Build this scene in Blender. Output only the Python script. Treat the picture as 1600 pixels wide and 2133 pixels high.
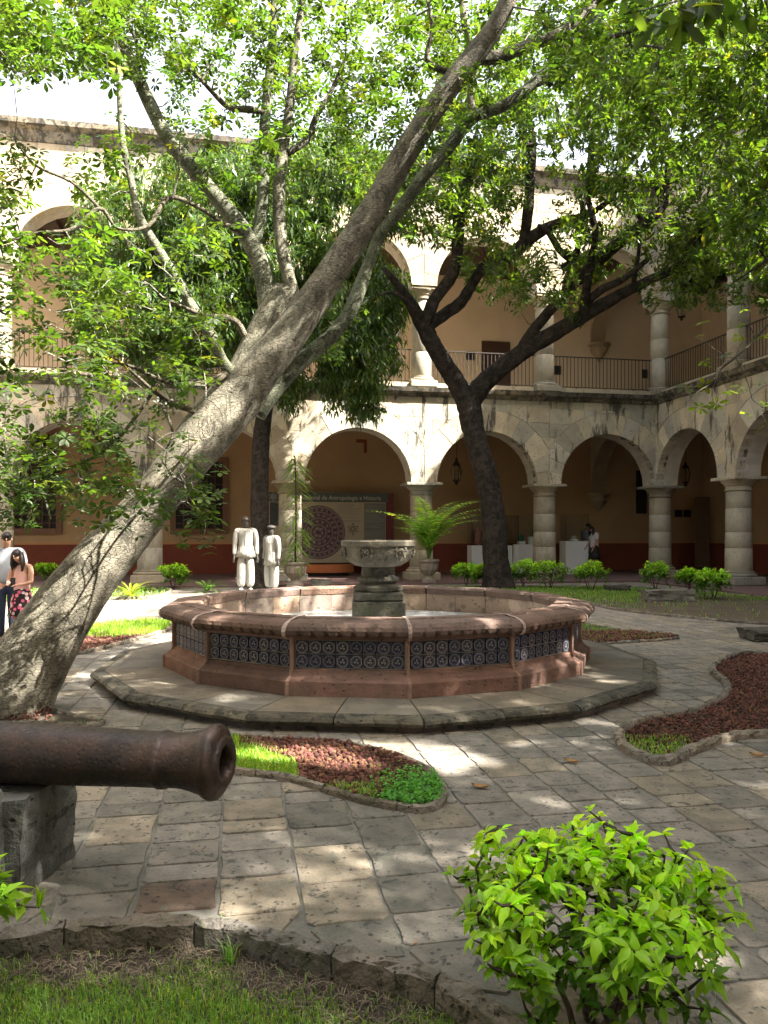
import bpy, bmesh, math, random
import numpy as np
from mathutils import Vector, Matrix

for o in list(bpy.data.objects): bpy.data.objects.remove(o)
SC = bpy.context.scene
COL = SC.collection
R = random.Random(7)
NR = np.random.default_rng(11)

# ------------------------------------------------------------------ camera
FX, HY, CH = 1600.0, 1112.0, 1.6
cam_d = bpy.data.cameras.new('camera'); cam = bpy.data.objects.new('camera', cam_d); COL.objects.link(cam)
cam.location = (0, 0, CH); cam.rotation_euler = (math.radians(90), 0, 0)
cam_d.sensor_fit = 'VERTICAL'; cam_d.sensor_height = 24.0; cam_d.lens = 24.0 * FX / 2133.0
cam_d.shift_y = (HY - 1066.5) / 2133.0
cam_d.clip_start = 0.05; cam_d.clip_end = 500
SC.camera = cam
# ------------------------------------------------------------------ world and sun
SUN = Vector((0.830, -0.350, 1.0)).normalized()
w = bpy.data.worlds.new('World'); SC.world = w; w.use_nodes = True
nt = w.node_tree; bg = nt.nodes['Background']
sky = nt.nodes.new('ShaderNodeTexSky'); sky.sky_type = 'NISHITA'; sky.sun_disc = False
sky.sun_elevation = math.asin(SUN.z); sky.sun_rotation = math.atan2(SUN.x, SUN.y)
sky.air_density = 1.0; sky.dust_density = 9.0; sky.ozone_density = .4
hz = nt.nodes.new('ShaderNodeMix'); hz.data_type = 'RGBA'; hz.inputs[0].default_value = .55   # thin bright high haze over the whole sky
nt.links.new(sky.outputs[0], hz.inputs[6]); hz.inputs[7].default_value = (2.7, 2.7, 2.7, 1); nt.links.new(hz.outputs[2], bg.inputs[0]); bg.inputs[1].default_value = 0.125
sl = bpy.data.lights.new('sun', 'SUN'); sl.energy = 5.0; sl.angle = math.radians(0.53); sl.color = (1.0, 0.93, 0.82)
so = bpy.data.objects.new('sun', sl); COL.objects.link(so); so.location = (20, -10, 30)
so.rotation_euler = SUN.to_track_quat('Z', 'Y').to_euler()
SC.view_settings.view_transform = 'Standard'; SC.view_settings.look = 'None'
SC.view_settings.exposure = 2.86; SC.view_settings.gamma = 1.0
SC.view_settings.use_curve_mapping = False
SC.render.engine = 'CYCLES'
SC.cycles.max_bounces = 8; SC.cycles.diffuse_bounces = 5; SC.cycles.transmission_bounces = 4
SC.cycles.use_denoising = True
SC.cycles.sample_clamp_indirect = 6.0

# ------------------------------------------------------------------ picture to place
def P(px, py, Y): return Vector(((px - 800) / FX * Y, Y, CH + (HY - py) / FX * Y))
def G(px, py, z=0.0):
    Y = (CH - z) * FX / (py - HY)
    return Vector(((px - 800) / FX * Y, Y, z))

# ------------------------------------------------------------------ mesh helpers
def wloc(o):
    v = Vector((0, 0, 0))
    while o is not None: v = v + o.location; o = o.parent
    return v
def link(name, me, parent=None, mat=None):
    o = bpy.data.objects.new(name, me); COL.objects.link(o)
    if parent is not None: o.parent = parent
    if mat is not None and me is not None and not me.materials: me.materials.append(mat)
    return o
def set_tint(me, tint):
    a = me.color_attributes.new('tint', 'FLOAT_COLOR', 'POINT')
    n = len(me.vertices)
    t = np.ones((n, 4), np.float32)
    t[:, :3] = np.asarray(tint, np.float32)
    a.data.foreach_set('color', t.ravel())
def mk(name, V, F, mat, parent=None, tint=None, smooth=False, local=False):
    """link vertices given in world space as ONE mesh object under parent"""
    me = bpy.data.meshes.new(name)
    if parent is not None and not local:
        L = wloc(parent); V = [(v[0] - L.x, v[1] - L.y, v[2] - L.z) for v in V]
    else: V = [tuple(v) for v in V]
    me.from_pydata(V, [], F)
    if smooth: me.shade_smooth()
    set_tint(me, (1, 1, 1) if tint is None else tint)
    return link(name, me, parent, mat)
def mk_np(name, V, F, mat, parent=None, tint=None, smooth=False):
    """V (n,3) world, F (m,k) with k constant"""
    me = bpy.data.meshes.new(name)
    V = np.asarray(V, np.float64)
    if parent is not None: V = V - np.array(wloc(parent))[None]
    F = np.asarray(F, np.int32); k = F.shape[1]
    me.vertices.add(len(V)); me.vertices.foreach_set('co', V.astype(np.float32).ravel())
    me.loops.add(F.size); me.loops.foreach_set('vertex_index', F.ravel())
    me.polygons.add(len(F)); me.polygons.foreach_set('loop_start', np.arange(0, F.size, k, dtype=np.int32))
    me.polygons.foreach_set('loop_total', np.full(len(F), k, np.int32))
    me.update(calc_edges=True); me.validate()
    if smooth: me.shade_smooth()
    set_tint(me, (1, 1, 1) if tint is None else tint)
    return link(name, me, parent, mat)
def thing(name, label, cat, loc=(0, 0, 0), group=None):
    o = bpy.data.objects.new(name, None); COL.objects.link(o); o.location = loc
    o.empty_display_size = 0.1
    return tag(o, label, cat, group)
def tag(o, label, cat=None, group=None, kind=None):
    if label: o['label'] = label
    if cat: o['category'] = cat
    if group: o['group'] = group
    if kind: o['kind'] = kind
    return o
def struct(o, label=None):
    o['kind'] = 'structure'
    if label: o['label'] = label
    return o
def stuff(o, label=None, cat=None): return tag(o, label, cat, None, 'stuff')
class MB:
    """collects shapes, then links them as one mesh"""
    def __init__(s): s.V = []; s.F = []
    def add(s, V, F):
        b = len(s.V); s.V += [tuple(v) for v in V]; s.F += [tuple(i + b for i in f) for f in F]; return s
    def box(s, c, d, ax=None, rot=None):
        """centre, full sizes, axes (3 vectors)"""
        A = ax or (Vector((1, 0, 0)), Vector((0, 1, 0)), Vector((0, 0, 1)))
        c = Vector(c); V = []
        for k in (-.5, .5):
            for j in (-.5, .5):
                for i in (-.5, .5): V.append(c + A[0] * (i * d[0]) + A[1] * (j * d[1]) + A[2] * (k * d[2]))
        return s.add(V, [(0, 2, 3, 1), (4, 5, 7, 6), (0, 1, 5, 4), (2, 6, 7, 3), (0, 4, 6, 2), (1, 3, 7, 5)])
    def bbox(s, c, d, b=.01, ax=None):
        """bevelled box: 3 slabs of rings"""
        A = ax or (Vector((1, 0, 0)), Vector((0, 1, 0)), Vector((0, 0, 1)))
        c = Vector(c); V = []; F = []
        for k, (z, m) in enumerate(((-.5 * d[2], b), (-.5 * d[2] + b, 0), (.5 * d[2] - b, 0), (.5 * d[2], b))):
            x, y = d[0] / 2 - m, d[1] / 2 - m
            for (p, q) in ((x - b, y), (-x + b, y), (-x, y - b), (-x, -y + b), (-x + b, -y), (x - b, -y), (x, -y + b), (x, y - b)):
                V.append(c + A[0] * p + A[1] * q + A[2] * z)
        for k in range(3):
            for i in range(8): j = (i + 1) % 8; F.append((k * 8 + i, k * 8 + j, k * 8 + 8 + j, k * 8 + 8 + i))
        F.append(tuple(range(7, -1, -1))); F.append(tuple(range(24, 32)))
        return s.add(V, F)
    def lathe(s, c, prof, n=24, ax=None, cap=True, jit=0):
        A = ax or (Vector((1, 0, 0)), Vector((0, 1, 0)), Vector((0, 0, 1)))
        c = Vector(c); V = []; F = []
        for (r, z) in prof:
            for i in range(n):
                a = 2 * math.pi * i / n; rr = r * (1 + jit * R.uniform(-1, 1))
                V.append(c + A[0] * (rr * math.cos(a)) + A[1] * (rr * math.sin(a)) + A[2] * z)
        for k in range(len(prof) - 1):
            for i in range(n): j = (i + 1) % n; F.append((k * n + i, k * n + j, k * n + n + j, k * n + n + i))
        if cap: F.append(tuple(range(n - 1, -1, -1))); F.append(tuple((len(prof) - 1) * n + i for i in range(n)))
        return s.add(V, F)
    def tube(s, pts, rad, n=8, cap=True, rough=0):
        pts = [Vector(p) for p in pts]; V = []; F = []
        up = Vector((0.13, 0.31, .94)); prev = None
        for i, p in enumerate(pts):
            t = (pts[min(i + 1, len(pts) - 1)] - pts[max(i - 1, 0)])
            if t.length < 1e-9: t = Vector((0, 0, 1))
            t.normalize()
            if prev is None: x = t.cross(up).normalized() if abs(t.dot(up)) < .98 else t.cross(Vector((1, 0, 0))).normalized()
            else: x = (prev - t * prev.dot(t)).normalized()
            prev = x; y = t.cross(x)
            r = rad[i] if hasattr(rad, '__len__') else rad
            for k in range(n):
                a = 2 * math.pi * k / n; rr = r * (1 + (rough * R.uniform(-1, 1) if rough else 0))
                V.append(p + x * (rr * math.cos(a)) + y * (rr * math.sin(a)))
        for i in range(len(pts) - 1):
            for k in range(n): j = (k + 1) % n; F.append((i * n + k, i * n + j, i * n + n + j, i * n + n + k))
        if cap: F.append(tuple(range(n - 1, -1, -1))); F.append(tuple((len(pts) - 1) * n + k for k in range(n)))
        return s.add(V, F)
    def blob(s, c, r, sub=1, jit=.2, sc=(1, 1, 1)):
        V, F = ico(sub); c = Vector(c)
        return s.add([c + Vector((v[0] * sc[0], v[1] * sc[1], v[2] * sc[2])) * (r * (1 + R.uniform(-jit, jit))) for v in V], F)
    def build(s, name, mat, parent=None, tint=None, smooth=False): return mk(name, s.V, s.F, mat, parent, tint, smooth)
_ico = {}
def ico(sub):
    if sub not in _ico:
        b = bmesh.new(); bmesh.ops.create_icosphere(b, subdivisions=sub, radius=1)
        b.verts.ensure_lookup_table(); b.verts.index_update()
        _ico[sub] = ([tuple(v.co) for v in b.verts], [tuple(v.index for v in f.verts) for f in b.faces]); b.free()
    return _ico[sub]
def catmull(pts, n=6, closed=False):
    pts = [Vector(p) for p in pts]; out = []; N = len(pts)
    for i in range(N if closed else N - 1):
        if closed: p0, p1, p2, p3 = pts[i - 1], pts[i], pts[(i + 1) % N], pts[(i + 2) % N]
        else: p0, p1, p2, p3 = pts[max(i - 1, 0)], pts[i], pts[i + 1], pts[min(i + 2, N - 1)]
        for k in range(n):
            t = k / n
            out.append(.5 * ((2 * p1) + (p2 - p0) * t + (2 * p0 - 5 * p1 + 4 * p2 - p3) * t * t + (3 * p1 - p0 - 3 * p2 + p3) * t ** 3))
    if not closed: out.append(pts[-1].copy())
    return out
def inpoly(x, y, poly):
    x = np.asarray(x, float); y = np.asarray(y, float); c = np.zeros(x.shape, bool); n = len(poly)
    for i in range(n):
        x1, y1 = poly[i][0], poly[i][1]; x2, y2 = poly[i - 1][0], poly[i - 1][1]
        if y1 == y2: continue
        m = ((y1 > y) != (y2 > y)) & (x < (x2 - x1) * (y - y1) / (y2 - y1) + x1)
        c ^= m
    return c
def prism(poly, d, front, back, inset=.006):
    """polygon given as world points on the face plane; d = outward unit vector; front/back offsets; slightly chamfered"""
    n = len(poly); c = sum((Vector(p) for p in poly), Vector()) / n; V = []
    for p in poly:
        q = Vector(p); e = (c - q); L = max(e.length, 1e-4); V.append(q + e / L * inset + d * front)
    for p in poly: V.append(Vector(p) + d * (front - inset))
    for p in poly: V.append(Vector(p) + d * back)
    F = [tuple(range(n))]
    for k in (0, 1):
        for i in range(n): j = (i + 1) % n; F.append((k * n + i, k * n + n + i, k * n + n + j, k * n + j))
    return V, F

# ------------------------------------------------------------------ materials
class NG:
    def __init__(s, name):
        s.m = bpy.data.materials.new(name); s.m.use_nodes = True; s.t = s.m.node_tree; s.t.nodes.clear()
        s.out = s.n('ShaderNodeOutputMaterial'); s.pos = s.n('ShaderNodeNewGeometry').outputs['Position']
    def n(s, t, **k):
        x = s.t.nodes.new(t)
        for a, b in k.items(): setattr(x, a, b)
        return x
    def l(s, a, b): s.t.links.new(a, b)
    def inp(s, node, i, v):
        if isinstance(v, (int, float)): node.inputs[i].default_value = v
        elif isinstance(v, (tuple, list)): node.inputs[i].default_value = (*v, 1) if len(v) == 3 and node.inputs[i].type == 'RGBA' else v
        else: s.l(v, node.inputs[i])
    def noise(s, scale, detail=4, rough=.55, vec=None, stretch=None, dist=0):
        v = vec or s.pos
        if stretch:
            mp = s.n('ShaderNodeMapping'); mp.inputs['Scale'].default_value = stretch; s.l(v, mp.inputs[0]); v = mp.outputs[0]
        x = s.n('ShaderNodeTexNoise'); s.l(v, x.inputs['Vector'])
        x.inputs['Scale'].default_value = scale; x.inputs['Detail'].default_value = detail; x.inputs['Roughness'].default_value = rough
        x.inputs['Distortion'].default_value = dist
        return x.outputs['Fac']
    def vor(s, scale, feature='F1', vec=None, rnd=1, stretch=None, out='Distance'):
        v = vec or s.pos
        if stretch:
            mp = s.n('ShaderNodeMapping'); mp.inputs['Scale'].default_value = stretch; s.l(v, mp.inputs[0]); v = mp.outputs[0]
        x = s.n('ShaderNodeTexVoronoi'); x.feature = feature; s.l(v, x.inputs['Vector'])
        x.inputs['Scale'].default_value = scale; x.inputs['Randomness'].default_value = rnd
        return x.outputs[out]
    def ramp(s, f, a, b, va=0.0, vb=1.0):
        x = s.n('ShaderNodeMapRange'); x.interpolation_type = 'SMOOTHSTEP'; s.l(f, x.inputs[0])
        for i, v in ((1, a), (2, b), (3, va), (4, vb)): x.inputs[i].default_value = v
        return x.outputs[0]
    def mix(s, f, a, b, mode='MIX'):
        x = s.n('ShaderNodeMix'); x.data_type = 'RGBA'; x.blend_type = mode
        s.inp(x, 0, f); s.inp(x, 6, a); s.inp(x, 7, b); return x.outputs[2]
    def m_(s, op, a, b=0.0):
        x = s.n('ShaderNodeMath'); x.operation = op; s.inp(x, 0, a); s.inp(x, 1, b); return x.outputs[0]
    def attr(s): x = s.n('ShaderNodeAttribute'); x.attribute_name = 'tint'; return x.outputs['Color']
    def bump(s, h, st=.3, d=.02):
        x = s.n('ShaderNodeBump'); x.inputs['Strength'].default_value = st; x.inputs['Distance'].default_value = d
        s.l(h, x.inputs['Height']); return x.outputs[0]
    def bsdf(s, col, rough=.8, nrm=None, spec=.3, metal=0.0, **kw):
        b = s.n('ShaderNodeBsdfPrincipled'); s.inp(b, 'Base Color', col); s.inp(b, 'Roughness', rough)
        b.inputs['Specular IOR Level'].default_value = spec; b.inputs['Metallic'].default_value = metal
        if nrm is not None: s.l(nrm, b.inputs['Normal'])
        for k, v in kw.items(): s.inp(b, k.replace('_', ' '), v)
        s.l(b.outputs[0], s.out.inputs[0]); return b
def stone(name, c1, c2, dark=(.06, .06, .05), sc=3.0, stain=.58, pit=.0, bump=.5, streak=False, rough=.85, grain=60, moss=None, wet=None):
    g = NG(name)
    c = g.mix(g.ramp(g.noise(sc, 5, .6), .35, .65), c1, c2)
    c = g.mix(.55, c, g.mix(1.0, c, g.mix(g.noise(grain, 3, .7), (.35, .35, .35), (1.6, 1.6, 1.6)), 'MULTIPLY'))
    c = g.mix(1.0, c, g.attr(), 'MULTIPLY')
    st = g.ramp(g.noise(sc * 1.7, 6, .7, dist=.6), stain, stain + .07)
    c = g.mix(g.m_('MULTIPLY', st, .8), c, dark)
    if moss: c = g.mix(g.m_('MULTIPLY', g.ramp(g.noise(sc * 1.1, 5, .65, stretch=(1.3, .9, 1.1)), .56, .68), .7), c, moss)
    if streak:
        sk = g.ramp(g.noise(2.6, 5, .7, stretch=(1, 1, .2)), .53, .62)
        c = g.mix(g.m_('MULTIPLY', sk, streak), c, (.035, .034, .03))
    h = g.noise(grain * .5, 4, .7)
    if pit:
        # open pores of the volcanic stone
        v = g.vor(pit, stretch=(1, 1, 1.5)); n2 = g.noise(pit * .45, 2)
        pf = g.m_('MULTIPLY', g.ramp(v, .12, .28, 1, 0), g.ramp(n2, .48, .56))
        c = g.mix(g.m_('MULTIPLY', pf, .75), c, dark); h = g.m_('SUBTRACT', h, g.m_('MULTIPLY', pf, 1.5))
    h = g.m_('ADD', h, g.m_('MULTIPLY', g.noise(sc * 4, 3), 1.4))
    g.bsdf(c, rough, g.bump(h, bump, .012), spec=.25); return g.m
def plain(name, col, rough=.6, metal=0.0, var=.15, sc=8, spec=.4, bump=.15, tint=False, bs=80):
    g = NG(name)
    c = g.mix(g.noise(sc, 4, .6), tuple(x * (1 - var) for x in col), tuple(min(1, x * (1 + var)) for x in col))
    if tint: c = g.mix(1.0, c, g.attr(), 'MULTIPLY')
    g.bsdf(c, rough, g.bump(g.noise(bs, 3), bump, .005), spec, metal); return g.m
def leafmat(name, col, trans=.45, rough=.42, tcol=None):
    g = NG(name); a = g.attr()
    c = g.mix(1.0, g.mix(g.noise(9, 2), tuple(x * .75 for x in col), tuple(x * 1.25 for x in col)), a, 'MULTIPLY')
    b = g.bsdf(c, rough, None, .45)
    tr = g.n('ShaderNodeBsdfTranslucent'); s2 = g.n('ShaderNodeMixShader'); s2.inputs[0].default_value = trans
    tc = g.mix(1.0, c, tcol or (1.9, 2.1, .7), 'MULTIPLY'); g.l(tc, tr.inputs[0])
    g.l(b.outputs[0], s2.inputs[1]); g.l(tr.outputs[0], s2.inputs[2]); g.l(s2.outputs[0], g.out.inputs[0]); return g.m

M = {}
M['cantera'] = stone('cantera_stone', (.50, .455, .355), (.40, .365, .295), (.08, .075, .06), 1.6, .66, 9, .6, streak=.85)
M['cantera_up'] = stone('cantera_stone_upper', (.46, .40, .29), (.38, .33, .25), (.12, .10, .08), 1.6, .68, 9, .5, streak=.3)
M['column'] = stone('column_stone', (.38, .34, .26), (.31, .285, .225), (.07, .065, .055), 2.2, .66, 11, .55, streak=.25)
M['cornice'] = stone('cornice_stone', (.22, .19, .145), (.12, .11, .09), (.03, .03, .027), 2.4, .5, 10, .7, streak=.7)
M['mortar'] = stone('mortar', (.52, .48, .41), (.42, .39, .34), (.1, .1, .08), 3, .68, 0, .5)
M['pavemortar'] = stone('path_mortar', (.19, .18, .16), (.13, .125, .11), (.05, .055, .045), 3, .6, 0, .6, moss=(.075, .085, .04))
M['soffit'] = stone('soffit_stone', (.36, .28, .18), (.30, .24, .165), (.10, .08, .06), 2, .7, 8, .5)
M['paver'] = stone('paving_stone', (.25, .228, .198), (.17, .16, .143), (.05, .053, .05), 6.5, .565, 24, .6, moss=(.16, .165, .13), grain=90)
M['platform'] = stone('platform_stone', (.20, .175, .138), (.135, .122, .10), (.075, .072, .06), 3, .62, 16, .5, grain=90)
M['nosing'] = stone('platform_nosing_stone', (.14, .125, .09), (.085, .08, .062), (.03, .03, .025), 4, .5, 18, .8)
M['riser'] = stone('platform_riser_stone', (.15, .13, .115), (.10, .09, .08), (.03, .03, .028), 4, .55, 12, .6)
M['kerb'] = stone('kerb_stone', (.235, .205, .17), (.14, .125, .10), (.04, .038, .03), 7, .55, 30, 1.0, moss=(.09, .10, .05), grain=70)
M['red'] = stone('red_cantera', (.225, .13, .10), (.155, .095, .074), (.07, .05, .04), 4, .63, 16, .55)
M['redcap'] = stone('red_coping_stone', (.19, .125, .10), (.125, .087, .07), (.07, .05, .04), 4, .6, 18, .6)
M['basin_in'] = stone('basin_lining', (.33, .26, .205), (.23, .17, .14), (.12, .10, .085), 2.4, .56, 10, .5)
M['bowl'] = stone('carved_bowl_stone', (.155, .135, .10), (.095, .085, .065), (.055, .055, .045), 6, .56, 20, .7)
M['plinth'] = stone('dark_wet_stone', (.085, .078, .06), (.05, .048, .04), (.025, .028, .02), 5, .54, 15, .6, moss=(.07, .08, .04))
M['block'] = stone('cannon_block_stone', (.165, .165, .15), (.10, .105, .098), (.04, .045, .04), 4, .56, 14, 1.0, moss=(.21, .21, .185), grain=55)
M['pot'] = stone('pot_stone', (.27, .23, .18), (.2, .17, .135), (.08, .07, .06), 6, .6, 0, .5)
M['soil'] = stone('soil', (.075, .062, .045), (.045, .038, .03), (.02, .018, .015), 5, .6, 0, 1.2, grain=50)
M['dirt'] = stone('dry_dirt', (.10, .078, .052), (.07, .058, .04), (.04, .035, .025), 2, .62, 0, .9, grain=40, moss=(.075, .10, .03))
M['gravel'] = stone('red_volcanic_gravel', (.16, .062, .044), (.10, .044, .034), (.04, .022, .018), 20, .62, 0, .9, grain=180)
M['rock'] = stone('grey_rock', (.17, .16, .13), (.11, .10, .085), (.04, .04, .035), 8, .6, 0, .9)
M['tilefloor'] = stone('gallery_floor', (.155, .10, .092), (.125, .082, .078), (.08, .055, .052), 1.5, .7, 0, .2, rough=.6)
M['ochre'] = stone('ochre_plaster', (.42, .28, .15), (.37, .245, .135), (.35, .22, .11), .8, .75, 0, .15)
M['cream'] = stone('cream_plaster', (.74, .60, .44), (.68, .55, .40), (.4, .3, .2), .8, .78, 0, .15)
M['dado'] = stone('dark_red_dado', (.20, .055, .03), (.17, .045, .028), (.12, .035, .025), 1.0, .75, 0, .15)
M['line'] = plain('orange_line', (.55, .24, .09), .8)
M['iron'] = plain('painted_iron', (.035, .03, .028), .5, .3)
M['wood'] = plain('dark_wood', (.075, .035, .02), .6, sc=20)
M['dwood'] = plain('ceiling_wood', (.05, .032, .022), .7, sc=20)
M['copper'] = plain('copper_wood', (.45, .15, .055), .35, .3, sc=14)
M['white'] = plain('white_panel', (.72, .72, .70), .6, var=.04)
g_ = NG('white_cutout'); h_ = g_.noise(9, 4, .6, stretch=(1.2, 1.2, .22), dist=.8)   # hanging folds of cloth
g_.bsdf(g_.mix(g_.noise(14, 4), (.21, .205, .185), (.26, .25, .225)), .75, g_.bump(h_, 1.0, .08)); M['cutout'] = g_.m
M['cutout_dark'] = plain('grey_cutout_skin', (.035, .032, .028), .8, var=.2, sc=16)
M['black'] = plain('near_black', (.012, .011, .01), .7)
M['blue'] = plain('dark_blue_lacquer', (.03, .045, .075), .4)
M['skin'] = plain('skin', (.50, .28, .19), .55, var=.08)
M['hair'] = plain('dark_hair', (.016, .011, .009), .5)
M['tshirt'] = plain('grey_tshirt', (.27, .29, .32), .85, var=.08)
M['jeans'] = plain('dark_jeans', (.02, .03, .06), .85, var=.3, sc=20)
M['pinktop'] = plain('pink_top', (.66, .38, .33), .8, var=.06)
M['whitecloth'] = plain('white_shirt', (.6, .58, .56), .8)
def mk_special():
    # rusty iron of the cannon
    g = NG('rusted_iron')
    c = g.mix(g.ramp(g.noise(7, 5, .65), .38, .62), (.030, .021, .019), (.056, .034, .026))
    c = g.mix(g.m_('MULTIPLY', g.ramp(g.noise(16, 5, .7), .60, .70), .6), c, (.11, .05, .026))
    c = g.mix(g.ramp(g.noise(60, 3, .7), .55, .75, 0, .6), c, (.02, .014, .013))
    h = g.m_('ADD', g.noise(45, 5, .7), g.m_('MULTIPLY', g.ramp(g.vor(38), .0, .5), .7))
    g.bsdf(c, g.ramp(g.noise(30, 3), .3, .7, .36, .6), g.bump(h, .6, .004), .5, .3); M['rust'] = g.m
    # glazed talavera tile, drawn in each tile's own generated space
    g = NG('talavera_tile'); tc = g.n('ShaderNodeTexCoord')
    mp = g.n('ShaderNodeMapping'); mp.inputs['Location'].default_value = (-.5, -.5, 0); g.l(tc.outputs['UV'], mp.inputs[0])
    se = g.n('ShaderNodeSeparateXYZ'); g.l(mp.outputs[0], se.inputs[0]); x, y = se.outputs[0], se.outputs[1]
    r = g.m_('SQRT', g.m_('ADD', g.m_('MULTIPLY', x, x), g.m_('MULTIPLY', y, y)))
    an = g.m_('ARCTAN2', y, x)
    r8 = g.m_('ADD', r, g.m_('MULTIPLY', g.m_('COSINE', g.m_('MULTIPLY', an, 8.0)), .018))
    ring = g.m_('SUBTRACT', g.ramp(r8, .36, .375), g.ramp(r8, .42, .435))
    ring2 = g.m_('MULTIPLY', g.m_('SUBTRACT', g.ramp(r8, .275, .285), g.ramp(r8, .305, .315)), .6)
    pet = g.m_('ADD', g.m_('MULTIPLY', g.m_('COSINE', g.m_('ADD', g.m_('MULTIPLY', an, 3.0), g.m_('MULTIPLY', r, 14.0))), .5), .5)
    fl = g.m_('MULTIPLY', g.ramp(pet, .35, .6), g.ramp(r, .17, .21, 1, 0))
    nz = g.n('ShaderNodeTexNoise'); g.l(tc.outputs['UV'], nz.inputs[0]); nz.inputs['Scale'].default_value = 13
    spk = g.m_('MULTIPLY', g.ramp(nz.outputs[0], .6, .66), g.ramp(r8, .46, .48))
    f = g.m_('MINIMUM', g.m_('ADD', g.m_('ADD', ring, ring2), g.m_('ADD', fl, spk)), 1.0)
    base = g.mix(g.noise(2.2, 3), (.007, .011, .04), (.012, .016, .055))
    c = g.mix(g.m_('MULTIPLY', f, .92), base, (.30, .285, .255))
    c = g.mix(g.ramp(g.noise(5, 5, .7), .55, .75, 0, .45), c, (.12, .085, .06))
    c = g.mix(1.0, c, g.attr(), 'MULTIPLY')
    g.bsdf(c, .45, g.bump(f, .25, .003), .25); M['tile'] = g.m
    # water lying in the basin; sunlit dapple of the mosaic painted into its colour
    g = NG('basin_water')
    c = g.mix(g.ramp(g.noise(7, 4, .6), .35, .65), (.36, .40, .42), (.62, .64, .62))
    c = g.mix(g.ramp(g.noise(14, 5, .7), .56, .66, 0, .7), c, (.10, .11, .10))
    g.bsdf(c, .06, g.bump(g.noise(9, 3), .12, .02), .5, IOR=1.33); M['water'] = g.m
    # pale bark, finely furrowed, of the leaning tree
    g = NG('pale_furrowed_bark')
    c = g.mix(g.ramp(g.noise(5, 5, .65), .35, .65), (.26, .245, .205), (.12, .115, .095))
    cr = g.m_('MAXIMUM', g.ramp(g.vor(17, 'DISTANCE_TO_EDGE', stretch=(1.0, 1.0, 2.6)), .0, .07, 1, 0), g.ramp(g.noise(3, 6, .75, stretch=(1, 1, .6), dist=1.5), .57, .63))
    cr = g.m_('MULTIPLY', cr, g.ramp(g.noise(2.2, 3), .25, .45))
    c = g.mix(g.m_('MULTIPLY', cr, .7), c, (.035, .033, .028))
    c = g.mix(1.0, c, g.attr(), 'MULTIPLY')
    h = g.m_('SUBTRACT', g.noise(30, 4, .7), g.m_('MULTIPLY', cr, 1.1))
    g.bsdf(c, .85, g.bump(h, .9, .011), .2); M['barkA'] = g.m
    g = NG('dark_rough_bark')
    c = g.mix(g.ramp(g.noise(6, 5, .7), .38, .62), (.055, .045, .036), (.02, .017, .015))
    c = g.mix(g.ramp(g.noise(11, 4, .7), .6, .72, 0, .55), c, (.11, .10, .07))
    cr = g.ramp(g.vor(14, 'DISTANCE_TO_EDGE', stretch=(1.5, 1.5, .6)), .0, .14, 1, 0)
    g.bsdf(c, .9, g.bump(g.m_('SUBTRACT', g.noise(25, 4, .7), cr), .9, .03), .15); M['barkB'] = g.m
    # green-grey smooth bark on the upper limbs is carried by the tint
    g = NG('clear_glass'); b = g.bsdf((.9, .95, .93), .02, None, .5); b.inputs['Transmission Weight'].default_value = 1.0; b.inputs['IOR'].default_value = 1.1; M['glass'] = g.m
    # floral skirt
    g = NG('floral_skirt')
    v = g.vor(17, out='Color'); d = g.vor(17)
    sx = g.n('ShaderNodeSeparateColor'); g.l(v, sx.inputs[0])
    pc = g.mix(g.ramp(sx.outputs[0], .45, .55), (.65, .12, .22), (.75, .58, .55))
    c = g.mix(g.ramp(d, .42, .5), pc, (.02, .015, .018)); g.bsdf(c, .85); M['skirt'] = g.m
mk_special()
M['leafA'] = leafmat('palmate_leaf', (.045, .082, .02), .48, .42, (2.1, 2.25, .5))
M['leafB'] = leafmat('glossy_leaf', (.045, .078, .019), .5, .42, (2.1, 2.25, .5))
M['leafC'] = leafmat('mango_leaf', (.04, .078, .02), .42, .35, (2.4, 2.4, .6))
M['leafD'] = leafmat('bright_bush_leaf', (.40, .60, .035), .45, .35, (1.5, 1.5, .6))
M['leafP'] = leafmat('palm_leaf', (.14, .23, .06), .45)
M['grass'] = leafmat('grass_blade', (.15, .28, .055), .4, .5)
M['straw'] = plain('dry_straw', (.16, .125, .085), .9, tint=True)
M['dryleaf'] = leafmat('dry_leaf', (.36, .20, .07), .2, .6, (1.2, 1, .6))
# ------------------------------------------------------------------ the cloister
C0 = Vector((9.99, 27.8, 0)); UL = Vector((-.9822, -.1876, 0)); NN = Vector((.1876, -.9822, 0)); ZZ = Vector((0, 0, 1))
BAY = 4.44; HT = .42; GD = 4.9
SPR, RA, WT, UF = 3.32, 1.78, 6.18, 6.5          # springing, arch radius, wall top, upper floor
USPR, UWT, RT = 9.92, 13.55, 14.2
class Fr:
    def __init__(s, O, A, N): s.O, s.A, s.N = O, A, N
    def p(s, u, n, z): return s.O + s.A * u + s.N * n + Vector((0, 0, z))
    def box(s, mb, u0, u1, n0, n1, z0, z1):
        return mb.box(s.p((u0 + u1) / 2, (n0 + n1) / 2, (z0 + z1) / 2), (abs(u1 - u0), abs(n1 - n0), abs(z1 - z0)), (s.A, s.N, ZZ))
    def u_at(s, px, n):
        q = (px - 800) / FX; b = s.p(0, n, 0)      # b.x + A.x u = q (b.y + A.y u)
        return (q * b.y - b.x) / (s.A.x - q * s.A.y)
FM = Fr(C0, UL, NN)            # main range: u to the left
FW = Fr(C0, NN, UL)            # right wing: u towards the camera
def z_at(py, Y): return CH + (HY - py) / FX * Y

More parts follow.
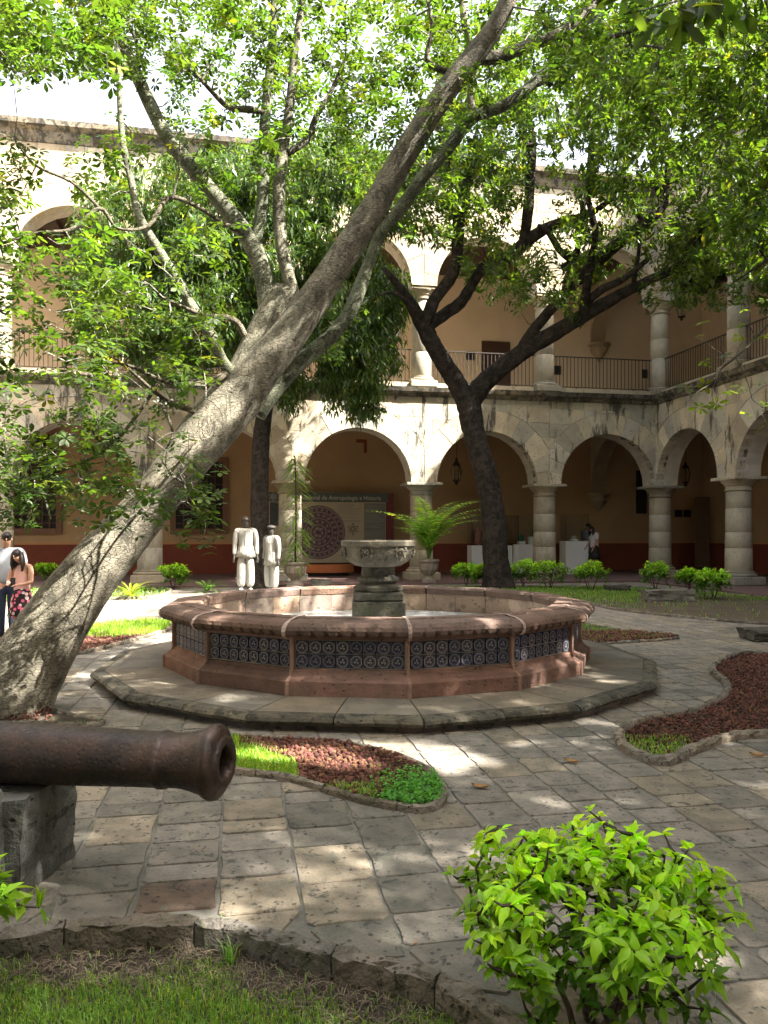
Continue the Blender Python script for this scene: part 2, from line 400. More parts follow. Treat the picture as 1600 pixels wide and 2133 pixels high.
def clip_half(poly, a, b, c):   # keep a*u+b*z<=c
    out = []
    for i in range(len(poly)):
        p, q = poly[i - 1], poly[i]; dp = a * p[0] + b * p[1] - c; dq = a * q[0] + b * q[1] - c
        if (dp <= 0) != (dq <= 0):
            t = dp / (dp - dq); out.append((p[0] + (q[0] - p[0]) * t, p[1] + (q[1] - p[1]) * t))
        if dq <= 0: out.append(q)
    return out
def bay_stones(uc, zs, ztop, nv=15):
    """polygons (u,z) of the voussoirs and of the courses above one arch"""
    S = []; RO = 2.5; ed = [math.pi * (i + (R.uniform(-.16, .16) if 0 < i < nv else 0)) / nv for i in range(nv + 1)]
    for i in range(nv):
        a, b = ed[i], ed[i + 1]; ro = RO - .01
        poly = [(RA * .996 * math.cos(a + (b - a) * k / 3), RA * .996 * math.sin(a + (b - a) * k / 3)) for k in range(4)]
        poly += [(ro * math.cos(b + (a - b) * k / 3), ro * math.sin(b + (a - b) * k / 3)) for k in range(4)]
        poly = clip_half(poly, 1, 0, BAY / 2 - .004); poly = clip_half(poly, -1, 0, BAY / 2 - .004)
        poly = clip_half(poly, 0, 1, ztop - zs)
        if len(poly) > 2: S.append(([(uc + p[0], zs + p[1]) for p in poly], 'v'))
    z = zs + 1.17; rows = [z]
    while ztop - rows[-1] > .75: rows.append(rows[-1] + R.uniform(.42, .6))
    rows.append(ztop)
    for r in range(len(rows) - 1):
        z0, z1 = rows[r], rows[r + 1]; u = -BAY / 2; cut = [u]
        while BAY / 2 - cut[-1] > 1.0: cut.append(cut[-1] + R.uniform(.45, .85))
        cut.append(BAY / 2)
        h = z1 - zs - .04; lim = math.sqrt(max(RO * RO - h * h, 0))
        for i in range(len(cut) - 1):
            for a, b in ((cut[i], min(cut[i + 1], -lim)), (max(cut[i], lim), cut[i + 1])) if lim > 0 else ((cut[i], cut[i + 1]),):
                if b - a < .07: continue
                us = [a + (b - a) * k / 4 for k in range(5)]
                lo = [max(z0, zs + math.sqrt(max(RO * RO - x * x, 0))) for x in us]
                poly = [(uc + x, min(l, z1 - .02)) for x, l in zip(us, lo)] + [(uc + b, z1), (uc + a, z1)]
                S.append((poly, 'c'))
    return S
def arch_core(F, bays, zs, ztop, mb):
    n = 16
    for k in bays:
        uc = (k + .5) * BAY; V = []; Fc = []
        pts = [(-BAY / 2, zs), (-RA, zs)] + [(-RA * math.cos(math.pi * i / n), zs + RA * math.sin(math.pi * i / n)) for i in range(1, n)] + [(RA, zs), (BAY / 2, zs)]
        for (u, z) in pts:
            V += [F.p(uc + u, HT - .02, z), F.p(uc + u, HT - .02, ztop), F.p(uc + u, -HT, z), F.p(uc + u, -HT, ztop)]
        for i in range(len(pts) - 1):
            a, b = i * 4, i * 4 + 4
            Fc += [(a, b, b + 1, a + 1), (a + 2, a + 3, b + 3, b + 2), (a, a + 2, b + 2, b)]
        mb.add(V, Fc)
def tints():
    v = R.uniform(.72, 1.18); wv = R.uniform(-.05, .07)
    return (v * (1 + wv), v, v * (1 - wv * 1.3))
def put_stones(F, bays, zs, ztop, mat, parent, single, name='ashlar_stone'):
    acc = MB(); tt = []
    for k in bays:
        for poly, kd in bay_stones((k + .5) * BAY, zs, ztop, 15):
            V, Fc = prism([F.p(u, 0, z) for u, z in poly], F.N, HT + R.uniform(0, .016), HT - .12 if kd == 'c' else HT - .3, .012)
            t = tints()
            if k in single: mk('voussoir' if kd == 'v' else name, V, Fc, mat, parent, t)
            else: acc.add(V, Fc); tt += [t] * len(V)
    if acc.V:
        o = mk('stone_facing', acc.V, acc.F, mat, parent, tt); o['kind'] = 'stuff'
def column(F, u, n, z0, z1, r, parent, lower=True):
    c = F.p(u, n, 0); ax = (F.A, F.N, ZZ)
    ped = .42 if lower else .36
    base = MB().bbox(c + ZZ * (z0 + ped * .3), (r * 2.75, r * 2.75, ped * .6), .02, ax)
    base.lathe(c + ZZ * (z0 + ped * .6), [(r * 1.28, 0), (r * 1.34, .03), (r * 1.34, .07), (r * 1.26, .1), (r * 1.12, .11), (r * 1.18, .13), (r * 1.16, .16), (r * 1.02, .17)], 28, ax)
    col = base.build('column_base', M['column'], parent, tints())
    zt = z1 - .42; zb = z0 + ped * .6 + .17; zs = [zb]
    nd = 4 if lower else 3
    for i in range(1, nd): zs.append(zb + (zt - zb) * (i + R.uniform(-.15, .15)) / nd)
    zs.append(zt)
    for i in range(nd):
        a, b = zs[i], zs[i + 1]; ra = r * (1.02 - .08 * (a - zb) / (zt - zb)); rb = r * (1.02 - .08 * (b - zb) / (zt - zb))
        MB().lathe(c, [(ra - .012, a), (ra, a + .012), ((ra + rb) / 2 + .003, (a + b) / 2), (rb, b - .012), (rb - .012, b)], 28, ax, jit=.006).build('drum', M['column'], col, tuple(.6 + .4 * x for x in tints()), True)
    cap = MB().lathe(c + ZZ * zt, [(r * .94, 0), (r * 1.06, .015), (r * 1.08, .04), (r * .96, .055), (r * .95, .15), (r * 1.08, .17), (r * 1.1, .2), (r * 1.28, .27), (r * 1.36, .31), (r * 1.36, .325)], 28, ax)
    w2 = r * 2.6 if not lower else 1.22
    cap.bbox(c + ZZ * (z1 - .047), (w2, w2 * .9, .094), .012, ax)
    cap.build('capital', M['column'], col, tints())
def cornice(F, u0, u1, prof, mat, parent, name, seg=1.1):
    """moulding in short stones with small gaps; prof = (n,z) outline"""
    u = u0
    while u < u1 - .05:
        v = min(u + seg * R.uniform(.8, 1.2), u1); V = []; k = len(prof); d = .004
        if u1 - v < .3: v = u1
        jz, jn = R.uniform(-.006, .006), R.uniform(-.008, .008)
        for uu in (u + d, v - d):
            for (n, z) in prof: V.append(F.p(uu, n + jn, z + jz))
        Fc = [tuple(range(k)), tuple(range(2 * k - 1, k - 1, -1))] + [(i, (i + 1) % k, k + (i + 1) % k, k + i) for i in range(k)]
        mk(name, V, Fc, mat, parent, tints()); u = v
def corbel(F, u, n, zt, r, parent):
    MB().lathe(F.p(u, n, zt), [(.03, -.75), (.12 * r, -.68), (.3 * r, -.6), (.42 * r, -.52), (.78 * r, -.34), (.9 * r, -.2), (.8 * r, -.18), (.86 * r, -.14), (1.15 * r, -.07), (1.15 * r, 0)], 20, (F.A, F.N, ZZ)).build('corbel', M['soffit'], parent)
def diaphragm(F, u, parent, zs, zc):
    mb = MB(); n0, n1 = -HT, -GD; hw = (n0 - n1) / 2; nc = (n0 + n1) / 2; V = []; Fc = []; K = 14; h = zc - zs - .55
    pts = [(nc + hw * math.cos(math.pi * i / K), zs + h * math.sin(math.pi * i / K)) for i in range(K + 1)]
    for (n, z) in pts:
        for du in (-.32, .32): V += [F.p(u + du, n, z), F.p(u + du, n, zc)]
    for i in range(K):
        a, b = i * 4, i * 4 + 4
        Fc += [(a, b, b + 1, a + 1), (a + 2, a + 3, b + 3, b + 2), (a, a + 2, b + 2, b)]
    mb.add(V, Fc).build('cross_arch', M['soffit'], parent)
    corbel(F, u, n1 + .1, zs, .42, parent)

main = thing('cloister_range', 'long two storey arcaded stone building behind the fountain', 'building', FM.p(9, 0, 0))
wing = thing('cloister_range', 'arcaded stone side building at the right edge, running from the inner corner towards the camera', 'building', FW.p(6, 0, 0))
MB_, WB_ = list(range(6)), list(range(7))
for (F, root, bays, sgl, e0) in ((FM, main, MB_, {0, 1, 2, 3, 4, 5}, -HT), (FW, wing, WB_, {0, 1}, HT)):
    U1 = len(bays) * BAY
    for (zs, zt, mt, lab) in ((SPR, WT, 'cantera', 'lower'), (USPR, UWT, 'cantera_up', 'upper')):
        mb = MB(); arch_core(F, bays, zs, zt, mb)
        mb.build('arcade_wall', M['mortar'] if lab == 'lower' else M['mortar'], root)
        put_stones(F, bays, zs, zt, M[mt], root, sgl if lab == 'lower' else set())
    # cornices
    e = HT if F is FM else HT
    s0 = HT + .02
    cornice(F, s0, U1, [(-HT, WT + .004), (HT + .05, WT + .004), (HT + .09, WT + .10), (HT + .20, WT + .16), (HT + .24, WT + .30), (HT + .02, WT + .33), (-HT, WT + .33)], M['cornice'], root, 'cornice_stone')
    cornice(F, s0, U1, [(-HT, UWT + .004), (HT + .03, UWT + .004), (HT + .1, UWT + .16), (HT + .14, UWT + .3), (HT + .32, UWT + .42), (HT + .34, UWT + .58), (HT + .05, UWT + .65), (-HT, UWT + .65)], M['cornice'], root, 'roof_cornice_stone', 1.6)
    w0 = -GD if F is FM else -GD
    # back walls
    mb = MB(); F.box(mb, w0, U1, -GD - .3, -GD, 1.2, WT); mb.build('back_wall', M['ochre'], root)
    mb = MB(); F.box(mb, w0, U1, -GD - .3, -GD + .012, 0.0, 1.2); mb.build('dado', M['dado'], root)
    mb = MB(); F.box(mb, w0, U1, -GD - .1, -GD + .016, 1.262, 1.282); F.box(mb, w0, U1, -GD - .1, -GD + .016, 1.203, 1.225); mb.build('painted_line', M['line'], root)
    mb = MB(); F.box(mb, w0, U1, -GD - .3, -GD, UF, UWT); mb.build('upper_back_wall', M['cream'], root)
    mb = MB(); F.box(mb, w0, U1, -GD - .3, -HT - .003, WT + .002, UF - .01); mb.build('upper_floor', M['cream'], root)
    mb = MB(); F.box(mb, w0, U1, -GD - .3, -HT - .003, 12.15, 12.3); mb.build('upper_ceiling', M['dwood'], root)
    mb = MB(); F.box(mb, w0, U1, -GD - .3, -HT - .003, UWT + .3, UWT + .6); mb.build('roof', M['cornice'], root)
    # beams of the upper ceiling
    u = w0 + .4
    bm0 = None
    while u < U1:
        if bm0 is None or True:
            mb = MB(); F.box(mb, u - .07, u + .07, -GD + .02, -HT - .03, 11.95, 12.147); mb.build('ceiling_beam', M['dwood'], root)
        u += .85
    for k in range(0 if F is FM else 1, len(bays) + 1):
        column(F, k * BAY, 0, 0.055, SPR, .39, root, True)
        column(F, k * BAY, 0, UF + .03, USPR, .335, root, False)
    mb = MB()
    for k in bays: F.box(mb, k * BAY + .47, (k + 1) * BAY - .47, -.25, .22, UF + .035, UF + .20)
    o = mb.build('upper_sill', M['cantera_up'], root)
# corner pier filling above the corner column, both storeys
mb = MB()
for (a, b) in ((SPR, WT + .33), (USPR, RT)): mb.box(FM.p(0, 0, (a + b) / 2 + .002), (HT * 2 - .05, HT * 2 - .05, b - a), (UL, NN, ZZ))
mb.build('corner_pier', M['cantera'], main)
diaphragm(FM, 0, main, SPR, WT - .02); diaphragm(FM, 0, main, USPR - .3, 12.1)
# the other two sides of the closed cloister, out of the picture to the left and behind the camera
for (F, nb, lab, q) in ((Fr(C0 + UL * (6 * BAY), NN, -UL), 7, 'arcaded stone side building left of the picture', 5), (Fr(C0 + NN * (7 * BAY), UL, -NN), 6, 'arcaded stone building behind the camera', 3)):
    root = thing('cloister_range', lab, 'building', F.p(q, 0, 0)); U1 = nb * BAY
    for (zs, zt, mt) in ((SPR, WT, 'cantera'), (USPR, UWT, 'cantera_up')):
        mb = MB(); arch_core(F, range(nb), zs, zt, mb); mb.build('arcade_wall', M['mortar'], root); put_stones(F, range(nb), zs, zt, M[mt], root, set())
    cornice(F, .5, U1 - .5, [(-HT, WT + .004), (HT + .05, WT + .004), (HT + .24, WT + .30), (-HT, WT + .33)], M['cornice'], root, 'cornice_stone', 4)
    cornice(F, .5, U1 - .5, [(-HT, UWT + .004), (HT + .03, UWT + .004), (HT + .34, UWT + .58), (-HT, UWT + .65)], M['cornice'], root, 'roof_cornice_stone', 4)
    mb = MB(); F.box(mb, .5, U1 - .5, -GD - .3, -GD, 0, UWT); mb.build('back_wall', M['ochre'], root)
    mb = MB(); F.box(mb, .5, U1 - .5, -GD - .3, -HT - .003, WT + .002, UF - .01); mb.build('upper_floor', M['cream'], root)
    mb = MB(); F.box(mb, .5, U1 - .5, -GD - .3, -HT - .003, UWT + .3, UWT + .6); mb.build('roof', M['cornice'], root)
    for k in range(1, nb): column(F, k * BAY, 0, .055, SPR, .39, root, True); column(F, k * BAY, 0, UF + .03, USPR, .335, root, False)

# things set in or hung on the back walls
def wall_pos(F, px, n): u = F.u_at(px, n); p = F.p(u, n, 0); return u, p
def barred_window(px0, px1, py0, py1, label, parent=None):
    n = -GD + .012; u0, p0 = wall_pos(FM, px0, n); u1, p1 = wall_pos(FM, px1, n); Y = (p0.y + p1.y) / 2
    za, zb = z_at(py1, Y), z_at(py0, Y); uc = (u0 + u1) / 2; hw = abs(u0 - u1) / 2; f = .2
    b = MB(); FM.box(b, uc - hw, uc + hw, n, n + .02, za, zb); win = b.build('window', M['black'], main); tag(win, label)
    b = MB()
    FM.box(b, uc - hw, uc - hw + f, n + .02, n + .12, za, zb); FM.box(b, uc + hw - f, uc + hw, n + .02, n + .12, za, zb)
    FM.box(b, uc - hw + f, uc + hw - f, n + .02, n + .11, zb - f, zb); FM.box(b, uc - hw + f, uc + hw - f, n + .02, n + .14, za, za + f)
    b.build('window_frame', plain_frame, win)
    k = 6
    for i in range(1, k):
        u = uc - hw + f + (2 * hw - 2 * f) * i / k; b = MB(); FM.box(b, u - .022, u + .022, n + .04, n + .085, za + f, zb - f); b.build('bar', M['wood'], win)
    zz = za + f + .2
    while zz < zb - f - .1:
        b = MB(); FM.box(b, uc - hw + f, uc + hw - f, n + .03, n + .06, zz - .02, zz + .02); b.build('cross_bar', M['wood'], win); zz += .3
plain_frame = plain('brown_stone_frame', (.16, .085, .05), .8)
barred_window(20, 130, 893, 1112, 'dark barred window seen through the leftmost arch')
barred_window(355, 475, 952, 1112, 'dark barred window right behind the leaning trunk')
def wall_panel(F, px0, px1, py0, py1, n, d, mat, name, parent):
    u0, p0 = wall_pos(F, px0, n); u1, p1 = wall_pos(F, px1, n); Y = (p0.y + p1.y) / 2
    b = MB(); F.box(b, u0, u1, n, n + d, z_at(py1, Y), z_at(py0, Y)); return b.build(name, mat, parent)
o = wall_panel(FM, 1003, 1062, 712, 803, -GD + .003, .06, M['wood'], 'door', main); tag(o, 'brown wooden door on the upper gallery')
wall_panel(FM, 200, 222, 700, 760, -GD + .003, .06, M['wood'], 'door', main)
tag(wall_panel(FM, 1325, 1346, 980, 1070, -GD + .02, .05, M['black'], 'painting', None), 'dark framed panel on the gallery wall between the two rightmost columns', 'painting')
for (a, b_, pyt, pyb, lb) in ((971, 988, 733, 750, 'small dark square plaque just left of the upper brown door'), (1150, 1168, 762, 780, 'small grey plaque beside the upper column, behind the railing'), (1337, 1348, 770, 788, 'small grey plaque at the left of the corner column upstairs')):
    o = wall_panel(FM, a, b_, pyt, pyb, -GD + .003, .04, M['iron'], 'wall_plaque', None); tag(o, lb, 'plaque')
# L-shaped mark in the plaster of the central arch
n = -GD + .004; b = MB(); u0, p0 = wall_pos(FM, 742, n); u1, p1 = wall_pos(FM, 764, n); Y = p0.y
FM.box(b, u1, u0, n, n + .03, z_at(922, Y), z_at(915, Y)); FM.box(b, u1, u1 + .12, n, n + .03, z_at(943, Y), z_at(922, Y)); b.build('plaster_corner', M['dado'], main)

# ---- ground under everything, floors
GZ = -.10
def sheet(name, poly, z, mat, thick=0): return mk(name, [(p[0], p[1], z) for p in poly], [tuple(range(len(poly)))], mat)
struct(sheet('ground', [(-90, -60), (90, -60), (90, 140), (-90, 140)], GZ, M['soil']), 'bare earth under the courtyard')
# gallery floors (a slab with its own step)
b = MB(); FM.box(b, -GD, 6 * BAY + .8, -GD, 1.95, -.09, .055); struct(b.build('gallery_floor', M['tilefloor'], None), 'dark reddish tiled walk in front of and under the main arcade')
b = MB(); FW.box(b, 1.952, 7 * BAY, -GD, 1.95, -.09, .051); struct(b.build('gallery_floor', M['tilefloor'], None), 'dark reddish tiled walk along the right arcade')

# ---- railings of the upper gallery
def railing(F, k, label):
    t = thing('railing', label, 'railing', F.p((k + .5) * BAY, .02, UF + .2), 'iron railings of the upper gallery')
    u0, u1 = k * BAY + .36, (k + 1) * BAY - .36; z0, z1 = UF + .29, UF + 1.36
    b = MB(); F.box(b, u0, u1, -.01, .05, z1 - .03, z1); b.build('top_rail', M['iron'], t)
    b = MB(); F.box(b, u0, u1, 0, .04, z0 - .02, z0); b.build('bottom_rail', M['iron'], t)
    nb = 27; me = None
    for i in range(nb):
        u = u0 + (u1 - u0) * (i + .5) / nb
        if me is None:
            b = MB(); b.box((0, 0, 0), (.018, .018, z1 - z0 - .03), (F.A, F.N, ZZ)); me = mk('baluster', b.V, b.F, M['iron'], t, local=True); ob = me; me = ob.data
        else: ob = link('baluster', me, t)
        ob.location = F.p(u, .02, (z0 + z1 - .03) / 2) - t.location
    for i in (5, 13, 21):
        u = u0 + (u1 - u0) * i / nb; b = MB(); F.box(b, u - .015, u + .015, .005, .035, UF + .2, z0 - .02); b.build('rail_foot', M['iron'], t)
RL = ['between the corner column and the next column to its left', 'behind the forked dark tree, in front of the upper brown door', 'left of the brightest sunlit upper column', 'hidden mostly behind the mango foliage', 'behind the leaves of the leaning tree', 'at the far left edge of the upper gallery']
for k in range(6): railing(FM, k, 'dark upper railing ' + RL[k])
railing(FW, 0, 'dark iron railing on the right wing, slanting from the corner column')
railing(FW, 1, 'dark iron railing on the right wing, at the right edge of the picture')

# ---- lanterns
def lantern(p, ztop, s, label):
    t = thing('lantern', label, 'lantern', p)
    L = lambda pr: [(r * s, z * s) for r, z in pr]
    b = MB().tube([(p.x, p.y, p.z + .5 * s), (p.x, p.y, ztop)], .012, 5); b.build('chain', M['iron'], t)
    MB().lathe(p, L([(.02, .5), (.05, .46), (.03, .42), (.08, .36), (.13, .30), (.14, .27), (.05, .27)]), 12).build('cap', M['iron'], t)
    MB().lathe(p, L([(.11, .27), (.19, .05), (.19, 0), (.11, -.25)]), 6, cap=False).build('glass_body', M['glass'], t)
    for i in range(6):
        a = math.pi / 3 * i; c, q = math.cos(a), math.sin(a)
        MB().tube([(p.x + r * s * c, p.y + r * s * q, p.z + z * s) for r, z in ((.11, .27), (.195, .03), (.11, -.25))], .011, 4).build('frame_bar', M['iron'], t)
    MB().lathe(p, L([(.13, -.25), (.14, -.28), (.05, -.31), (.06, -.35), (.01, -.42)]), 12).build('base', M['iron'], t)
def hang(px, py, n, F, lab, zt):
    u, p = wall_pos(F, px, n); p = p.copy(); p.z = z_at(py, p.y); lantern(p, zt, 1.1, lab)
hang(951, 985, -2.2, FM, 'iron lantern hanging in the arch left of the forked tree trunk', WT)
hang(1428, 990, -3.4, FM, 'dark iron lantern hanging in the shaded corner arch', WT)
hang(1420, 645, -2.6, FM, 'iron lantern hanging in the upper gallery right of the corner column', 12.1)
hang(177, 985, -2.2, FM, 'iron lantern hanging in the leftmost arch above the leaning trunk', WT)

# ---- display cases
def vitrine(px0, px1, pyt, pym, n, label, items):
    u0, p0 = wall_pos(FM, px0, n); u1, p1 = wall_pos(FM, px1, n); Y = (p0.y + p1.y) / 2; uc = (u0 + u1) / 2; w_ = abs(u0 - u1)
    c = FM.p(uc, n, 0); zt, zm = z_at(pyt, Y), z_at(pym, Y); ax = (UL, NN, ZZ)
    t = thing('display_case', label, 'display case', (c.x, c.y, .055))
    MB().bbox(c + ZZ * ((zm + .055) / 2), (w_, .6, zm - .056), .01, ax).build('pedestal', M['white'], t)
    zc = (zm + zt) / 2; h = zt - zm - .01
    for s_ in (-1, 1):
        MB().box(c + ZZ * zc + UL * (s_ * (w_ / 2 - .01)), (.012, .58, h), ax).build('pane', M['glass'], t)
        MB().box(c + ZZ * zc + NN * (s_ * .295), (w_ - .04, .012, h), ax).build('pane', M['glass'], t)
    MB().box(c + ZZ * zt, (w_, .6, .012), ax).build('pane', M['glass'], t)
    for (du, hb, hh, kind, colr) in items:
        q = c + UL * (-du * w_); 
        if hb > 0:
            MB().bbox(q + ZZ * (zm + hb / 2 + .002), (.24, .24, hb), .005, ax).build('riser', M['white'], t)
        m = plain('artefact', colr, .6)
        if kind == 'vase': prof = [(.05, 0), (.10, .12), (.12, .22), (.05, .33), (.07, .36)]
        elif kind == 'mask': prof = [(.06, 0), (.13, .1), (.15, .3), (.10, .42), (.03, .46)]
        else: prof = [(.07, 0), (.05, .1), (.08, .2), (.06, .3), (.02, .36)]
        o = MB().lathe(q + ZZ * (zm + hb + .004), [(r, z * hh / .4) for r, z in prof], 12).build('pottery_vessel' if kind == 'vase' else 'clay_figure', m, None)
        tag(o, {'vase': 'small green pottery vessel', 'mask': 'reddish brown clay figure', 'x': 'small turquoise clay figurine'}[kind] + ' inside the ' + label, 'artefact')
vitrine(978, 1062, 1073, 1136, -3.1, 'glass display case partly hidden by the forked tree', [(-.28, 0, .6, 'mask', (.25, .09, .06)), (.3, .12, .3, 'x', (.05, .18, .17))])
vitrine(1074, 1122, 1073, 1134, -2.6, 'glass display case left of the third column', [(-.25, .12, .3, 'vase', (.05, .14, .09)), (.2, .3, .3, 'x', (.12, .12, .05))])
vitrine(1172, 1219, 1073, 1127, -2.4, 'glass display case beside the woman', [(.0, .08, .15, 'vase', (.5, .5, .45))])
# standing information board in the dark corner
u, p = wall_pos(FM, 1463, -4.0)
t = thing('information_board', 'tall dim information board standing in the dark corner arch', 'board', (p.x, p.y, .055))
zt = z_at(1035, p.y); MB().bbox(FM.p(u, -4.0, (zt + .2) / 2), (.68, .06, zt - .2), .01, (UL, NN, ZZ)).build('panel', plain('board_brown', (.16, .10, .06), .7), t)
MB().box(FM.p(u, -4.0, .13), (.3, .3, .14), (UL, NN, ZZ)).build('foot', M['iron'], t)
for (a, b_, lb) in ((1405, 1420, 'left'), (1424, 1438, 'right')):
    o = wall_panel(FM, a, b_, 1062, 1077, -GD + .02, .03, M['black'], 'wall_notice', None); tag(o, 'small dark notice on the shaded wall, %s one of two side by side' % lb, 'notice')

# ---- museum banner behind the fountain
nB = -3.9
ua, pa = wall_pos(FM, 558, nB); ub, pb = wall_pos(FM, 818, nB); Yb = (pa.y + pb.y) / 2
zB0, zB1 = z_at(1172, Yb), z_at(1026, Yb); zh = z_at(1046, Yb)
ban = thing('museum_banner', 'large beige exhibition banner with grey green heading and a round carved disc', 'banner', FM.p((ua + ub) / 2, nB, .055))
def bp(px, n=nB): return FM.u_at(px, n)
b = MB(); FM.box(b, bp(560), bp(803), nB, nB + .05, zB0, zh); b.build('panel', plain('banner_beige', (.40, .34, .245), .7, var=.04), ban)
b = MB(); FM.box(b, bp(556), bp(808), nB, nB + .056, zh, zB1); b.build('heading_band', plain('banner_green', (.085, .10, .085), .7, var=.04), ban)
b = MB(); FM.box(b, bp(803.2), bp(820), nB - .01, nB + .05, zB0 + .2, zB1 - .01)
b.build('side_panel', plain('banner_maroon', (.13, .03, .03), .7), ban)
b = MB(); FM.box(b, bp(758), bp(802), nB + .05, nB + .056, zB0 + .1, zh - .03); b.build('text_column', plain('banner_grey', (.17, .165, .14), .7, var=.05), ban)
b = MB(); FM.box(b, bp(562), bp(588), nB + .05, nB + .056, z_at(1095, Yb), zh - .02); b.build('text_column', plain('banner_darkgreen', (.05, .06, .055), .7, var=.05), ban)
# rows of small print (joined: too small to tell apart)
b = MB()
for (x0, x1, y0, y1) in ((704, 755, 1050, 1088), (760, 800, 1054, 1160)):
    y = y0
    while y < y1:
        if R.random() < .9: FM.box(b, bp(x0), bp(x0 + (x1 - x0) * R.uniform(.6, .97)), nB + .056, nB + .058, z_at(y + .9, Yb), z_at(y, Yb))
        y += 2.6
stuff(b.build('small_print', plain('print_grey', (.26, .25, .22), .7), ban))
# plain generic disc with ring reliefs
uD, _ = wall_pos(FM, 663, nB); zD = z_at(1109, Yb); rD = 56 / FX * Yb; axD = (UL, ZZ, NN)
dm = stone('banner_disc', (.15, .10, .11), (.08, .055, .065), (.03, .02, .025), 9, .55, 30, .8, grain=60)
disc = MB().lathe(FM.p(uD, nB + .052, zD), [(rD, 0), (rD, .006), (rD * .97, .012)], 40, axD).build('round_disc', dm, ban)
for k, (r0, r1, cnt) in enumerate(((.90, .97, 0), (.72, .78, 0), (.50, .55, 0), (.26, .31, 0))):
    V = []; F_ = []; n_ = 48
    for i in range(n_):
        a = 2 * math.pi * i / n_
        for r in (r0, r1): V.append(FM.p(uD, nB + .072, zD) + UL * (r * rD * math.cos(a)) + ZZ * (r * rD * math.sin(a)))
    F_ = [(2 * i, 2 * i + 1, (2 * i + 3) % (2 * n_), (2 * i + 2) % (2 * n_)) for i in range(n_)]
    mk('ring', V, F_, plain('disc_light', (.20, .15, .15), .8), disc)
b = MB()
for (rr, cnt, sz) in ((.84, 28, .05), (.64, 20, .055), (.40, 12, .06), (.14, 6, .06)):
    for i in range(cnt):
        a = 2 * math.pi * i / cnt + rr; b.box(FM.p(uD, nB + .068, zD) + UL * (rr * rD * math.cos(a)) + ZZ * (rr * rD * math.sin(a)), (sz * rD * 2 * R.uniform(.6, 1.2), sz * rD * 1.6, .012), (UL, ZZ, NN))
stuff(b.build('disc_relief', plain('disc_light2', (.22, .17, .165), .8), disc))
def flower_logo(px, py, rpx, mat, parent, name):
    u, _ = wall_pos(FM, px, nB); z = z_at(py, Yb); r = rpx / FX * Yb; b = MB(); c = FM.p(u, nB + .062, z)
    def loop(cx, cz, r1, r2, th, n=16, dr=0):
        V = []; F_ = []
        for i in range(n):
            a = 2 * math.pi * i / n
            for s_ in (1, 1 - th):
                x, y = r1 * s_ * math.cos(a), r2 * s_ * math.sin(a)
                V.append(c + UL * -(cx + x * math.cos(dr) - y * math.sin(dr)) + ZZ * (cz + x * math.sin(dr) + y * math.cos(dr)))
        b.add(V, [(2 * i, 2 * i + 1, (2 * i + 3) % (2 * n), (2 * i + 2) % (2 * n)) for i in range(n)])
    loop(0, 0, r * .36, r * .36, .22)
    for i in range(6):
        a = math.pi / 6 + math.pi / 3 * i; loop(r * .66 * math.cos(a), r * .62 * math.sin(a), r * .30, r * .24, .33, 12, a)
    for a in (math.pi / 2, -math.pi / 2): loop(0, r * .92 * math.sin(a), r * .12, r * .14, .5, 8)
    loop(0, -.03 * r, r * .2, r * .09, .5, 10)
    b.build(name, mat, parent)
flower_logo(735, 1102, 12.5, plain('logo_black', (.03, .03, .03), .7), ban, 'emblem')
flower_logo(569, 1036, 8.5, plain('logo_pale', (.36, .36, .32), .7), ban, 'emblem')
def text(s, F, u, n, z, size, mat, parent, name='lettering', width=None):
    cu = bpy.data.curves.new('t', 'FONT'); cu.body = s; cu.size = size; cu.align_x = 'LEFT'; cu.extrude = .002; cu.resolution_u = 3
    o = bpy.data.objects.new('t', cu); COL.objects.link(o); bpy.context.view_layer.update()
    me = bpy.data.meshes.new_from_object(o.evaluated_get(bpy.context.evaluated_depsgraph_get())); bpy.data.objects.remove(o)
    xs = [v.co.x for v in me.vertices]; k = width / (max(xs) - min(xs)) if width else 1
    V = [F.p(u, n, z) + F.A * (-v.co.x * k) + ZZ * v.co.y + F.N * v.co.z for v in me.vertices]
    return mk(name, V, [tuple(p.vertices) for p in me.polygons], mat, parent)
uT = bp(583); text('Instituto Nacional de Antropología e Historia', FM, uT, nB + .06, z_at(1041, Yb), .235, plain('lettering_pale', (.50, .50, .46), .7), ban, width=abs(bp(583) - bp(792)))
# curved copper-coloured wooden counter under it
u, p = wall_pos(FM, 682, -2.9); zt = z_at(1175, p.y)
t = thing('curved_counter', 'low curved copper coloured wooden counter in front of the banner', 'counter', (p.x, p.y, .055))
W2 = 56 / FX * p.y; b = MB(); V = []; F_ = []; K = 20
for i in range(K + 1):
    a = math.pi * i / K; q = FM.p(u, -2.9, 0) + UL * (W2 * math.cos(a)) + NN * (.55 * math.sin(a))
    for z in (zt - .30, zt): V.append(q + ZZ * z)
top0 = len(V)
for i in range(K): F_.append((2 * i, 2 * i + 2, 2 * i + 3, 2 * i + 1))
F_ += [tuple(2 * i + 1 for i in range(K + 1)), tuple(2 * i for i in range(K, -1, -1)), (0, 1, 2 * K + 1, 2 * K)]
b.add(V, F_); b.build('counter_front', M['copper'], t)
V2 = [];
for i in range(K + 1):
    a = math.pi * i / K; q = FM.p(u, -2.9, 0) + UL * (W2 * .8 * math.cos(a)) + NN * (.4 * math.sin(a))
    for z in (.057, zt - .302): V2.append(q + ZZ * z)
MB().add(V2, F_).build('counter_base', M['black'], t)
